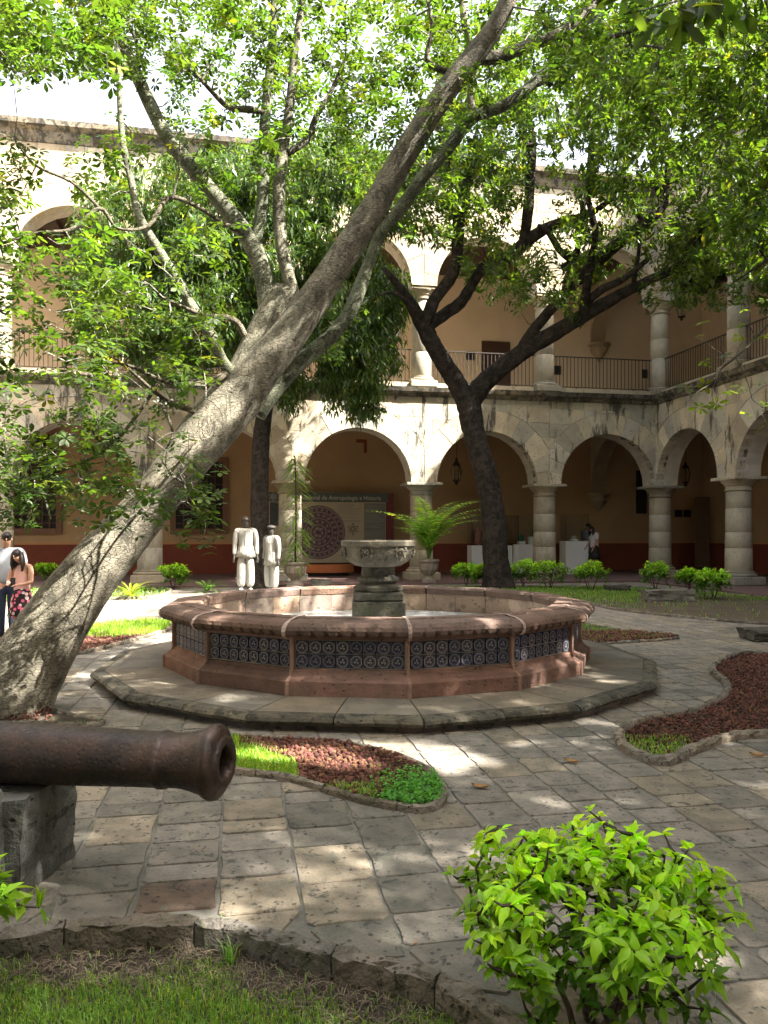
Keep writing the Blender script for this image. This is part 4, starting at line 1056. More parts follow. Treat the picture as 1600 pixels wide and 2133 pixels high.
# ------------------------------------------------------------------ leaves
def leaf_tpl(kind):
    """unit leaf along +y (length 1), normal +z"""
    if kind == 'simple':      # 4 triangles, folded
        V = [(0, 0, 0), (.0, .5, -.05), (0, 1, -.06), (-.17, .45, .03), (.17, .45, .03)]; F = [(0, 4, 1), (4, 2, 1), (0, 1, 3), (3, 1, 2)]
    elif kind == 'narrow':
        V = [(0, 0, 0), (.0, .5, .04), (0, 1, -.16), (-.11, .42, .05), (.11, .42, .05)]; F = [(0, 4, 1), (4, 2, 1), (0, 1, 3), (3, 1, 2)]
    elif kind == 'oval':      # leaflet with a short stalk, broad beyond the middle
        V = [(0, 0, 0)]; F = []
        st = [(.22, .10, 0), (.50, .215, -.01), (.78, .21, -.03), (.95, .09, -.06)]
        for y, w_, z in st: V += [(-w_, y, z + .03), (0, y, z), (w_, y, z + .03)]
        V.append((0, 1.02, -.08)); F = [(0, 2, 1), (0, 3, 2)]
        for k in range(3):
            a = 1 + 3 * k; F += [(a, a + 1, a + 4), (a, a + 4, a + 3), (a + 1, a + 2, a + 5), (a + 1, a + 5, a + 4)]
        F += [(10, 11, 13), (11, 12, 13)]
    return np.array(V, float), np.array(F, np.int32)
def unit(v): return v / np.maximum(np.linalg.norm(v, axis=-1, keepdims=True), 1e-9)
def frames(d, n):
    y = unit(d); x = unit(np.cross(y, n)); z = np.cross(x, y); return np.stack([x, y, z], -1)     # columns
def scatter(tpl, pos, fr, sc, tint):
    V, F = tpl; N = len(pos); k = len(V)
    W = np.einsum('nij,kj->nki', fr, V) * np.asarray(sc).reshape(N, 1, -1) + pos[:, None, :]
    FF = (F[None] + (np.arange(N) * k)[:, None, None]).reshape(-1, F.shape[1])
    return W.reshape(-1, 3), FF, np.repeat(tint, k, 0)
def ltint(N, lo=.6, hi=1.35, yel=.04, rng=NR, seedc=None):
    v = rng.uniform(lo, hi, N); t = np.stack([v * rng.uniform(.85, 1.25, N), v, v * rng.uniform(.7, 1.1, N)], 1)
    m = rng.random(N) < yel; t[m] *= np.array([2.4, 1.5, .9]); return t

# ------------------------------------------------------------------ branch growing
def resample(pts, rad, step):
    P_ = [Vector(p) for p in pts]; sm = catmull(P_, 5); n = len(pts)
    rr = [rad[min(int(i / 5), n - 1)] * (1 - (i % 5) / 5) + rad[min(int(i / 5) + 1, n - 1)] * ((i % 5) / 5) for i in range(len(sm))]
    return sm, rr
class Tree:
    def __init__(s, name, label, loc, bark, group=None):
        s.t = thing(name, label, 'tree', loc, group); s.bark = bark; s.trunk = MB(); s.tint = []; s.N = []; s.Rn = []; s.tw = MB()
    def limb(s, spec, sides=14, rough=.05, tint=(1, 1, 1), tint2=None, world=False, node=True):
        """spec rows: px, py, Y, width in px"""
        pts = [P(a, b_, Y) if not world else Vector((a, b_, Y)) for a, b_, Y, w_ in spec]; rad = [(w_ / 2 / FX * Y) if not world else w_ for a, b_, Y, w_ in spec]
        sm, rr = resample(pts, rad, .1); b0 = len(s.trunk.V); s.trunk.tube(sm, rr, sides, True, rough)
        n = len(s.trunk.V) - b0; t2 = tint2 or tint
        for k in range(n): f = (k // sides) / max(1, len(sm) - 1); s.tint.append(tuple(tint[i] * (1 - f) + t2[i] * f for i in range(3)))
        if node: s.N += [tuple(p) for p in sm[1:]]; s.Rn += rr[1:]
    def grow(s, targets, step=.22, wob=.12, r0=.018, maxlen=9, sag=0.0, sides=5, tint=None):
        """thin branches from the nearest wood to every target; returns end points and directions"""
        N = np.array(s.N); anchors = []; dirs = []; T = np.array(targets)
        d = np.array([np.min(((N - t) ** 2).sum(1)) for t in T]); T = T[np.argsort(d)]
        buf = np.zeros((len(N) + len(T) * 60, 3)); buf[:len(N)] = N; rn = np.zeros(len(buf)); rn[:len(N)] = s.Rn; cnt = len(N)
        for t in T:
            dd = np.sqrt(((buf[:cnt] - t) ** 2).sum(1)); k = int(np.argmin(dd + (rn[:cnt] < .006) * .25)); L = dd[k]
            if L > maxlen or L < .05: continue
            a = Vector(buf[k]); e = Vector(t); m = max(2, min(14, int(L / step) + 1))
            off = Vector((R.gauss(0, 1), R.gauss(0, 1), R.gauss(.2, 1))) * (wob * L); mid = (a + e) / 2 + off - ZZ * (sag * L)
            ra = min(r0 * (.35 + .5 * min(L, 3)), max(rn[k] * .75, .004)); pts = []; rr = []
            for i in range(m + 1):
                u = i / m; p = a * (1 - u) ** 2 + mid * (2 * u * (1 - u)) + e * u ** 2
                if 0 < i < m: p += Vector((R.gauss(0, 1), R.gauss(0, 1), R.gauss(0, 1))) * (step * .10)
                pts.append(p); rr.append(ra * (1 - u) + .003 * u)
            s.tw.tube(pts, rr, sides if ra > .008 else 3, False)
            for i in range(1, m + 1): buf[cnt] = pts[i]; rn[cnt] = rr[i]; cnt += 1
            dr = (pts[-1] - pts[-2]).normalized()
            anchors.append(pts[-1]); dirs.append(dr)
            for i in range(m - 1, 0, -1):
                if i > m * .45 and R.random() < .6: anchors.append(pts[i]); dirs.append((pts[i + 1] - pts[i]).normalized())
        return np.array([tuple(a) for a in anchors]), np.array([tuple(x) for x in dirs])
    def finish(s, smooth=True):
        o = mk('trunk', s.trunk.V, s.trunk.F, s.bark, s.t, s.tint, smooth)
        if s.tw.V: q = mk('twigs', s.tw.V, s.tw.F, s.bark, s.t); q['kind'] = 'stuff'
        return s.t
    def crown(s, V, F, T, mat, name='crown'):
        o = mk_np(name, V, F, mat, s.t, T); o['kind'] = 'stuff'; return o
def prune(pos, holes):
    """keep leaves out of the shafts through which the sun reaches given spots; returns mask"""
    k = np.ones(len(pos), bool); sd = np.array(SUN)
    for (c, r) in holes:
        w_ = pos - np.array(c); t = w_ @ sd; d = np.linalg.norm(w_ - t[:, None] * sd, axis=1); k &= ~((d < r) & (t > 0))
    # nothing between the sun and the brightly lit middle of the arcade
    n3 = np.array(NN); tt = ((pos - np.array(C0)) @ n3 - .42) / (sd @ n3); L = pos - tt[:, None] * sd
    lx = 800 + FX * L[:, 0] / L[:, 1]; ly = HY - FX * (L[:, 2] - CH) / L[:, 1]
    hit = (tt > 0) & (((lx > 650) & (lx < 1060) & (ly > 560) & (ly < 1050)) | ((lx > 590) & (lx < 670) & (ly > 820) & (ly < 960)) | ((lx > -20) & (lx < 270) & (ly > 270) & (ly < 800)) | ((lx > 1060) & (lx < 1180) & (ly > 560) & (ly < 700)))
    k &= ~(hit & (np.random.default_rng(9).random(len(pos)) < .88))
    return k
HOLES = []
def hole(px, py, r, z=0.0): HOLES.append((tuple(G(px, py, z)), r))
def project(pos):
    return 800 + FX * pos[:, 0] / pos[:, 1], HY - FX * (pos[:, 2] - CH) / pos[:, 1]
def sample_px(n, boxes, rng=NR):
    """boxes rows: px0, px1, py0, py1, Y0, Y1, weight"""
    w_ = np.array([b[6] for b in boxes], float); w_ /= w_.sum(); k = rng.choice(len(boxes), n, p=w_); B = np.array([b[:6] for b in boxes], float)[k]; u = rng.random((n, 3))
    px = B[:, 0] + (B[:, 1] - B[:, 0]) * u[:, 0]; py = B[:, 2] + (B[:, 3] - B[:, 2]) * u[:, 1]; Y = B[:, 4] + (B[:, 5] - B[:, 4]) * u[:, 2]
    return np.stack([(px - 800) / FX * Y, Y, CH + (HY - py) / FX * Y], 1), px, py
def palmate(anch, dirs, per, size, rng, tpl=None):
    """palm-shaped leaves, each a ring of oval leaflets on a stalk"""
    tpl = tpl or leaf_tpl('oval'); N = len(anch); idx = np.repeat(np.arange(N), per); M_ = len(idx)
    st = unit(dirs[idx] * .5 + rng.normal(0, .8, (M_, 3)) + np.array([0, 0, .15])); c = anch[idx] + st * rng.uniform(.05, .16, (M_, 1))
    nrm = unit(np.array([0, 0, 1.0]) + rng.normal(0, .38, (M_, 3)) + st * .25)
    nl = rng.integers(5, 7, M_); fi = np.repeat(np.arange(M_), nl); k = np.concatenate([np.arange(n_) for n_ in nl])
    ex = unit(np.cross(nrm, np.array([.3, .9, .1]))); ey = np.cross(nrm, ex)
    base = rng.uniform(0, 6.28, M_); a = base[fi] + k * (2 * np.pi * .9) / nl[fi] + rng.normal(0, .1, len(fi))
    d = ex[fi] * np.cos(a)[:, None] + ey[fi] * np.sin(a)[:, None]; d = unit(d - np.array([0, 0, 1.]) * rng.uniform(-.05, .35, (len(fi), 1)))
    sz = (size * rng.uniform(.7, 1.25, M_))[fi] * (1 - .25 * np.abs(np.sin(a - base[fi])))
    pos = c[fi] + d * (sz * .12)[:, None]
    t = ltint(M_, .4, 1.5, .02, rng)[fi] * rng.uniform(.9, 1.1, (len(fi), 1))
    return pos, frames(d, nrm[fi]), sz, t, tpl
def whorl(anch, dirs, per, size, rng, kind='simple', droop=0.0, spread=.9, jit=.0, yel=.03, lo=.6, hi=1.35):
    N = len(anch); fi = np.repeat(np.arange(N), per); M_ = len(fi); D = dirs[fi]
    r = rng.normal(0, 1, (M_, 3)); r = unit(r - (r * D).sum(1, keepdims=True) * D)
    d = unit(D * (1 - spread) + r * spread - np.array([0, 0, 1.]) * droop * rng.uniform(.5, 1.3, (M_, 1)) + np.array([0, 0, .12]))
    n_ = unit(np.array([0, 0, 1.0]) + rng.normal(0, .35, (M_, 3)) + D * .3)
    pos = anch[fi] + rng.normal(0, 1, (M_, 3)) * jit
    sz = size * rng.uniform(.65, 1.2, M_)
    return pos, frames(d, n_), sz, ltint(M_, lo, hi, yel, rng), leaf_tpl(kind)
def crown_from(tree, parts, mat, holes=True, name='crown'):
    pos, fr, sc, t, tpl = parts
    m = prune(pos, HOLES) if holes else np.ones(len(pos), bool)
    m &= np.linalg.norm(pos - np.array([0, 0, CH]), axis=1) > 1.6
    V, F, T = scatter(tpl, pos[m], fr[m], sc[m], t[m]); tree.crown(V, F, T, mat, name); return len(F)
# sunlit spots of the photograph
hole(905, 1573, .34); hole(840, 1562, .28); hole(965, 1580, .22); hole(640, 1580, .24); hole(710, 1600, .22); hole(570, 1580, .24); hole(510, 1585, .2)
hole(1545, 1548, .2); hole(1280, 1490, .05); hole(1300, 1412, .06); hole(1220, 1440, .05)
hole(100, 1400, .12, .5); hole(120, 1330, .10, .9); hole(60, 1420, .10, .4); hole(420, 1500, .06); hole(350, 1480, .06)
for q in ((330, 1010, 7.2), (400, 930, 7.3), (370, 965, 7.3), (200, 1200, 7.1), (110, 1290, 7.05), (145, 1245, 7.05), (60, 1350, 7.0), (110, 1370, 7.0)): HOLES.append((tuple(P(*q)), .17))
for q in ((430, 1240, 11.2), (520, 1240, 11.4), (600, 1245, 11.5), (560, 1272, 11.2), (660, 1272, 11.3)): HOLES.append((tuple(P(*q)), .28))
for k in range(150):
    px, py = R.uniform(-50, 1450), R.uniform(1290, 1640)
    if py > 1540: continue
    hole(px, py, R.uniform(.06, .13), .1)

rng = np.random.default_rng(5)
# ---- A: the leaning pale tree
ta = Tree('leaning_tree', 'big pale barked tree leaning across the left of the fountain, with leaves in rosettes', tuple(G(60, 1490)), M['barkA'])
W1, GR = (1.15, 1.12, 1.05), (.62, .72, .60)
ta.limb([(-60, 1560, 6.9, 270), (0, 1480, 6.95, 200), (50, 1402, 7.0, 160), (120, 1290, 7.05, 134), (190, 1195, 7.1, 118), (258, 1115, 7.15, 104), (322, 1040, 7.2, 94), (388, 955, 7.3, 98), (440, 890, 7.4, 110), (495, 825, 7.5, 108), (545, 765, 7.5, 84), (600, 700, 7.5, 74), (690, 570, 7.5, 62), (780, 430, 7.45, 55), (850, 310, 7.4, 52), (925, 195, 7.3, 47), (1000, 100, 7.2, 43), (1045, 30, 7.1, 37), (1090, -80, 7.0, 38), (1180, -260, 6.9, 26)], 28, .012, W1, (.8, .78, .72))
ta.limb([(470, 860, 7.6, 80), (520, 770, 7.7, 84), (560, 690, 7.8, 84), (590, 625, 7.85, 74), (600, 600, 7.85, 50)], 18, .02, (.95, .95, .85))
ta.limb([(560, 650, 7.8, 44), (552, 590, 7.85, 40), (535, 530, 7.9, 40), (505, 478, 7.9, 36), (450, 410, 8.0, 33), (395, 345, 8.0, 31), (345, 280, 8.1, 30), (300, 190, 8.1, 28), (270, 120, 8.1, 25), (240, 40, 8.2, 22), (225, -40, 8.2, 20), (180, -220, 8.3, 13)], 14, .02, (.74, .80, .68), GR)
ta.limb([(285, 165, 8.1, 13), (230, 140, 8.1, 15), (190, 112, 8.1, 14), (150, 100, 8.1, 12), (80, 104, 8.0, 8), (20, 80, 7.9, 5)], 8, .04, (.4, .4, .38))
ta.limb([(288, 150, 8.1, 9), (286, 90, 8.1, 10), (262, 40, 8.1, 9), (246, 0, 8.1, 7), (240, -60, 8.1, 5)], 8, .04, (.4, .4, .38))
ta.limb([(530, 510, 7.9, 26), (545, 440, 7.9, 27), (550, 350, 7.9, 25), (552, 250, 7.9, 22), (565, 120, 7.9, 18), (572, 0, 7.9, 15), (580, -200, 7.9, 9)], 12, .02, (.66, .78, .62), GR)
ta.limb([(618, 640, 7.8, 30), (602, 580, 7.8, 28), (588, 520, 7.85, 27), (582, 450, 7.9, 27), (582, 380, 7.9, 26), (592, 300, 7.9, 22), (605, 210, 7.9, 18), (615, 100, 7.9, 16), (630, 0, 7.9, 14), (650, -200, 7.9, 9)], 12, .02, (1.1, 1.1, 1.0), (.7, .75, .65))
ta.limb([(600, 320, 7.9, 12), (640, 290, 8, 15), (660, 240, 8.0, 12), (690, 190, 8.1, 9), (720, 120, 8.1, 6)], 8, .04, (.5, .5, .45))
ta.limb([(560, 235, 7.9, 10), (520, 228, 7.8, 15), (480, 225, 7.8, 12), (450, 200, 7.7, 10), (405, 150, 7.6, 6)], 8, .04, (.7, .68, .6))
ta.limb([(500, 800, 7.4, 28), (462, 750, 7.35, 24), (435, 690, 7.3, 24), (400, 640, 7.3, 23), (370, 585, 7.25, 21), (330, 520, 7.2, 20), (290, 450, 7.2, 18), (272, 370, 7.2, 15), (255, 290, 7.2, 13), (248, 180, 7.2, 11), (245, 60, 7.2, 8)], 12, .02, (.8, .88, .72), (.8, .9, .8))
ta.limb([(530, 860, 7.75, 50), (575, 800, 7.8, 46), (630, 750, 7.9, 34), (690, 700, 8.0, 30), (735, 640, 8.1, 27), (765, 560, 8.2, 24), (790, 490, 8.2, 20), (830, 440, 8.2, 26), (880, 370, 8.2, 26), (940, 300, 8.2, 26), (985, 245, 8.2, 25), (1050, 220, 8.2, 23), (1110, 175, 8.2, 22), (1170, 110, 8.2, 18), (1250, 20, 8.2, 14), (1320, -100, 8.1, 9)], 14, .02, (.72, .82, .68), (.66, .74, .62))
ta.limb([(725, 650, 8.1, 20), (760, 560, 8.3, 18), (800, 480, 8.3, 18), (850, 420, 8.2, 22)], 10, .03, (.66, .72, .6))
ta.limb([(985, 240, 8.2, 18), (980, 190, 8.2, 14), (990, 130, 8.2, 14), (970, 60, 8.2, 16), (960, -20, 8.2, 12)], 10, .03, (.7, .68, .6))
ta.limb([(985, 120, 7.25, 30), (1040, 118, 7.4, 27), (1100, 95, 7.5, 24), (1165, 70, 7.6, 21), (1220, 25, 7.7, 18), (1270, -20, 7.8, 15), (1400, -120, 7.9, 9)], 12, .02, (.7, .7, .62))
ta.limb([(1180, 66, 7.6, 12), (1240, 80, 7.5, 11), (1310, 66, 7.4, 9), (1380, 20, 7.3, 7)], 8, .04, (.45, .44, .4))
ta.limb([(1110, 180, 8.2, 10), (1180, 150, 8.1, 13), (1230, 112, 8.1, 11), (1310, 95, 8.0, 8), (1390, 100, 7.9, 5)], 8, .04, (.8, .85, .78))
ta.limb([(930, 150, 7.3, 14), (890, 125, 7.3, 12), (900, 60, 7.3, 8), (890, 0, 7.3, 6)], 8, .04, (.6, .58, .5))
ta.limb([(430, 868, 7.3, 18), (400, 855, 7.2, 13), (355, 840, 7.0, 10), (315, 810, 6.8, 8), (270, 770, 6.6, 7), (240, 745, 6.5, 5)], 8, .03, (.6, .55, .48))
ta.limb([(470, 780, 7.3, 16), (435, 795, 7.1, 14), (385, 803, 6.9, 12), (330, 790, 6.7, 9), (270, 762, 6.5, 7), (200, 755, 6.3, 5)], 8, .03, (.6, .55, .48))
ta.limb([(500, 480, 7.85, 14), (470, 468, 7.7, 10), (410, 430, 7.5, 9), (350, 412, 7.3, 10), (310, 470, 7.1, 8), (245, 475, 6.9, 6), (208, 434, 6.8, 9), (150, 478, 6.7, 9), (80, 485, 6.6, 7), (0, 508, 6.5, 6)], 8, .03, (.55, .52, .45))
ta.limb([(208, 434, 6.8, 8), (150, 380, 6.8, 6), (75, 345, 6.7, 5), (30, 290, 6.6, 4)], 6, .03, (.5, .48, .42))
ta.limb([(510, 700, 7.6, 14), (485, 665, 7.5, 14), (420, 655, 7.2, 9), (340, 620, 7.0, 6)], 8, .03, (.7, .66, .58))
ta.limb([(420, 900, 7.2, 9), (370, 960, 6.9, 6), (330, 1000, 6.7, 5), (300, 1060, 6.5, 4)], 6, .03, (.5, .46, .4))
ta.limb([(330, 800, 6.8, 8), (250, 910, 6.6, 7), (180, 960, 6.5, 6), (90, 990, 6.4, 5), (0, 1000, 6.3, 4)], 6, .03, (.5, .46, .4))
ta.limb([(330, 830, 6.9, 8), (360, 900, 6.7, 6), (340, 960, 6.6, 5), (385, 1010, 6.5, 4)], 6, .03, (.5, .46, .4))
bxA = [(-60, 260, -60, 150, 5.5, 8.5, 7), (200, 560, -60, 210, 7.2, 10, 9), (560, 1100, -60, 300, 7, 10, 12), (1100, 1420, -60, 200, 6, 9, 5), (120, 560, 210, 420, 6.8, 9.5, 3.2),
       (560, 820, 150, 430, 8, 10, 3.0), (-60, 100, 300, 470, 5.8, 7.2, 1.5), (-60, 220, 470, 700, 5.8, 7.2, 2.4), (150, 480, 480, 860, 6.0, 7.3, 3.4), (-60, 250, 700, 950, 5.6, 6.8, 2.2), (-20, 400, 900, 1090, 5.6, 6.8, 3), (560, 760, 600, 760, 7.9, 8.6, .6), (370, 450, 950, 1130, 6.2, 6.6, .7)]
TA, px, py = sample_px(1450, bxA, rng)
sky_gap = ((px > 40) & (px < 340) & (py > 165) & (py < 285)) | ((px > -80) & (px < 60) & (py > 190) & (py < 290)) | ((px > 60) & (px < 140) & (py > 230) & (py < 470))
TA = TA[~sky_gap]
off, _, _ = sample_px(170, [(-200, 1500, -500, -60, 6, 9, 1), (-500, -60, 0, 900, 6, 8, .4)], rng)
an, di = ta.grow(np.concatenate([TA, off]), .25, .13, .02, 4.5)
print('anchors A', len(an))
print('tris A', crown_from(ta, palmate(an, di, 3, .082, rng), M['leafA']))
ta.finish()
# yellowing rosette
pos = np.array([tuple(P(232, 778, 6.4)), tuple(P(222, 765, 6.4))])
pp = palmate(pos, np.array([[0, -1, .1], [.5, -1, 0]]), 2, .10, rng); V, F, T = scatter(pp[4], pp[0], pp[1], pp[2], pp[3] * 0 + np.array([6.5, 3.2, .9])); ta.crown(V, F, T, M['leafA'], 'yellow_leaves')

# ---- B: the forked dark tree
tb = Tree('forked_tree', 'dark rough barked tree forking low in front of the arcade, right of the fountain bowl', tuple(G(1036, 1224)), M['barkB'])
Yb_ = 22.2
def LB(rows, sides=10, rough=.07): tb.limb([(a, b_, Y - 2.6 * min(1, max(0, (800 - b_) / 330)), w_) for a, b_, Y, w_ in rows], sides, rough)
LB([(1040, 1235, Yb_, 80), (1036, 1205, Yb_, 62), (1032, 1150, Yb_, 52), (1028, 1080, Yb_, 50), (1015, 1000, Yb_, 48), (998, 940, Yb_, 46), (985, 890, Yb_, 47), (978, 850, Yb_, 50), (972, 825, Yb_, 52)], 16)
LB([(975, 850, Yb_, 44), (955, 805, Yb_, 42), (930, 765, 22.1, 38), (900, 715, 22, 38), (880, 675, 22, 34), (855, 630, 21.9, 24), (830, 595, 21.7, 17), (800, 560, 21.5, 10)])
LB([(975, 850, Yb_, 44), (1000, 808, 22.3, 42), (1040, 770, 22.3, 38), (1100, 725, 22.4, 35), (1170, 685, 22.4, 32), (1220, 655, 22.4, 30), (1290, 615, 22.3, 24), (1350, 585, 22.2, 20), (1410, 555, 22.2, 16), (1440, 500, 22.2, 13), (1500, 430, 22, 9)])
LB([(885, 675, 22, 30), (905, 625, 22, 26), (935, 585, 22.1, 26), (950, 550, 22.1, 24), (955, 480, 22.1, 26), (955, 400, 22.1, 26), (940, 360, 22, 16), (920, 290, 22, 12), (900, 200, 22, 8)])
LB([(890, 680, 22, 26), (925, 655, 22.4, 26), (960, 630, 22.5, 24), (985, 590, 22.6, 22), (1010, 555, 22.6, 24), (1060, 535, 22.6, 26), (1100, 500, 22.6, 26), (1150, 470, 22.6, 22), (1230, 445, 22.6, 14), (1290, 400, 22.5, 9)])
LB([(960, 450, 22.1, 18), (975, 370, 22.1, 22), (990, 330, 22.1, 16), (1050, 310, 22.1, 12), (1120, 300, 22, 8)], 8)
LB([(1070, 750, 22.4, 20), (1110, 690, 22.6, 22), (1160, 630, 22.7, 22), (1205, 580, 22.7, 24), (1260, 530, 22.7, 26), (1330, 475, 22.7, 24), (1375, 435, 22.7, 22), (1385, 400, 22.7, 18), (1395, 350, 22.7, 15), (1420, 310, 22.7, 12), (1455, 290, 22.6, 7)])
LB([(1380, 425, 22.7, 14), (1365, 370, 22.7, 12), (1362, 300, 22.6, 10), (1340, 230, 22.6, 7)], 8)
LB([(1215, 650, 22.3, 22), (1222, 600, 22.2, 18), (1232, 540, 22.1, 15), (1240, 480, 22, 13), (1225, 410, 22, 11), (1230, 340, 22, 14), (1235, 260, 22, 8)], 8)
LB([(1215, 640, 22.3, 16), (1250, 605, 22.2, 18), (1300, 580, 22.1, 14), (1350, 540, 22, 10)], 8)
LB([(1170, 560, 22.6, 18), (1190, 545, 22.6, 16), (1165, 520, 22.5, 14), (1140, 480, 22.4, 13), (1120, 470, 22.4, 9)], 8)
LB([(1195, 545, 22.6, 14), (1210, 490, 22.5, 12), (1215, 430, 22.4, 12), (1225, 400, 22.4, 9)], 8)
LB([(1090, 510, 22.6, 20), (1100, 440, 22.5, 22), (1105, 370, 22.4, 20), (1110, 300, 22.3, 16), (1100, 230, 22.2, 9)], 8)
LB([(1345, 470, 22.7, 12), (1320, 430, 22.6, 12), (1305, 395, 22.6, 10), (1300, 360, 22.5, 6)], 8)
LB([(1320, 590, 22.3, 10), (1330, 530, 22.3, 8), (1335, 480, 22.2, 6)], 6)
LB([(1440, 520, 22.2, 10), (1500, 450, 22, 9), (1560, 400, 21.8, 7), (1600, 380, 21.6, 5)], 6)
LB([(890, 680, 22, 14), (860, 640, 21.6, 10), (820, 610, 21.3, 7), (790, 615, 21, 4)], 6)
bxB = [(720, 1320, 320, 430, 17.5, 21, 4.5), (830, 1500, 300, 500, 17.5, 22.6, 9), (880, 1450, 200, 330, 17.5, 22.4, 8), (900, 1400, 40, 240, 17.5, 22.4, 8), (1300, 1640, -20, 240, 15, 21, 5), (860, 1080, 400, 590, 18.5, 22.4, 2.6), (1080, 1430, 480, 640, 18.5, 22.6, 3.2), (1400, 1650, 380, 640, 18, 22.5, 5), (1400, 1650, 150, 380, 18, 22.5, 4), (1180, 1260, 560, 680, 21, 22.6, .5), (1000, 1090, 560, 660, 21.5, 22.6, .25)]
TBp, px, py = sample_px(2350, bxB, rng)
# openings where building and sky show through
gp = ((px > 1060) & (px < 1180) & (py > 380) & (py < 520) & (rng.random(len(px)) < .75)) | ((px > 860) & (px < 960) & (py > 520) & (py < 600)) | ((px > 1200) & (px < 1340) & (py > 585)) | ((px > 1100) & (px < 1240) & (py > 300) & (py < 390) & (rng.random(len(px)) < .6)) | ((px > 1410) & (px < 1470) & (py > 270) & (py < 340))
TBp = TBp[~gp]
an, di = tb.grow(TBp, .5, .12, .035, 6, sides=4)
print('anchors B', len(an)); print('tris B', crown_from(tb, whorl(an, di, 13, .205, rng, 'simple', .1, .85, .07, .05), M['leafB']))
tb.finish()

# ---- C: the mango tree, drooping dark foliage
tc_ = Tree('mango_tree', 'dense dark drooping tree rising behind the white cutouts, with a straight black trunk', tuple(G(541, 1226)), M['barkB'])
Yc = 22.4
tc_.limb([(541, 1228, Yc, 50), (541, 1180, Yc, 42), (541, 1080, Yc, 38), (542, 960, Yc, 36), (548, 880, Yc, 34), (560, 800, Yc, 30), (560, 700, Yc, 26), (550, 560, Yc, 20), (520, 440, Yc, 12)], 14, .05)
tc_.limb([(548, 860, Yc, 24), (600, 760, Yc - .3, 20), (680, 660, Yc - .6, 14), (740, 600, Yc - .6, 8)], 8, .05)
tc_.limb([(556, 800, Yc, 22), (480, 720, Yc - .2, 18), (380, 650, Yc - .3, 14), (280, 600, Yc - .3, 8)], 8, .05)
blobsC = [(250, 470, 95, 110, 2.2), (330, 400, 110, 80, 2.2), (270, 620, 130, 110, 2.4), (420, 480, 130, 110, 2.6), (430, 640, 140, 120, 2.6), (560, 520, 130, 130, 2.6), (600, 400, 120, 90, 2.4), (700, 470, 110, 100, 2.4), (720, 640, 110, 120, 2.6), (640, 700, 90, 110, 2.4), (760, 730, 75, 90, 2.0), (790, 620, 60, 80, 1.8), (730, 800, 60, 55, 1.2), (605, 810, 32, 40, .8), (680, 330, 110, 70, 2), (800, 400, 60, 80, 1.8), (500, 350, 110, 60, 2), (760, 850, 26, 24, .5), (350, 740, 90, 50, 1.5)]
tg = []
wts = np.array([b[2] * b[3] for b in blobsC], float); wts /= wts.sum()
for k in rng.choice(len(blobsC), 2500, p=wts):
    a, b_, rx, ry, rd = blobsC[k]; v = rng.normal(0, 1, 3); v /= np.linalg.norm(v); v *= rng.uniform(.55, 1.0) ** .5
    Y = Yc - .6 + v[1] * rd; tg.append(tuple(P(a + v[0] * rx, b_ + v[2] * ry, Y)))
an, di = tc_.grow(np.array(tg), .6, .1, .03, 6, sides=4); di = unit(di + np.array([0, 0, -.5]))
print('anchors C', len(an)); print('tris C', crown_from(tc_, whorl(an, di, 22, .27, rng, 'narrow', .9, .75, .13, .03, .55, 1.5), M['leafC']))
tc_.finish()

# ---- D: a tree outside the right edge whose crown hangs over the path
td = Tree('shade_tree', 'tree at the right edge of the picture, only its overhanging leafy boughs in view', (6.6, 7.2, 0), M['barkB'])
td.limb([(6.6, 7.2, -.1, .30), (6.4, 7.2, 1.5, .24), (6.2, 7.3, 3.2, .21), (6.0, 7.3, 4.6, .18)], 14, .05, world=True)
for rows in ([(6.0, 7.3, 4.4, .15), (5.6, 7.9, 6.2, .05), (4.9, 8.6, 7.4, .03), (4.2, 9.2, 8.2, .015)], [(6.0, 7.3, 4.5, .15), (6.3, 6.2, 6.0, .11), (6.5, 4.8, 7.2, .07), (6.4, 3.5, 8.0, .04)], [(6.0, 7.3, 4.6, .14), (6.6, 8.2, 6.2, .1), (7.2, 9.4, 7.4, .06), (7.5, 10.5, 8.2, .04)],
             [(6.0, 7.3, 4.5, .13), (5.6, 6.6, 6.3, .1), (5.0, 5.8, 7.6, .06), (4.2, 5.0, 8.3, .04)], [(6.1, 7.3, 4.2, .11), (7.2, 6.6, 5.5, .08), (8.3, 6.0, 6.4, .04)], [(6.0, 7.3, 4.5, .1), (5.7, 8.4, 5.0, .04), (5.3, 9.8, 5.3, .025), (5.0, 11.0, 5.2, .012)]): td.limb(rows, 10, .05, world=True)
n_ = 1600; u3 = rng.normal(0, 1, (n_, 3)); u3 = unit(u3) * rng.uniform(.35, 1, (n_, 1)) ** .6
tg = np.array([7.0, 5.6, 8.2]) + u3 * np.array([4.6, 4.8, 2.3])
e2 = rng.random((150, 3)); ex = np.stack([4.0 + 2.0 * e2[:, 0], 8.5 + 3.0 * e2[:, 1], 4.6 + 2.0 * e2[:, 2]], 1)
e3 = rng.random((420, 3)); ex2 = np.stack([2.6 + 3.4 * e3[:, 0], 9.5 + 3.5 * e3[:, 1], 6.8 + 2.8 * e3[:, 2]], 1)
tg = np.concatenate([tg, ex, ex2]); 
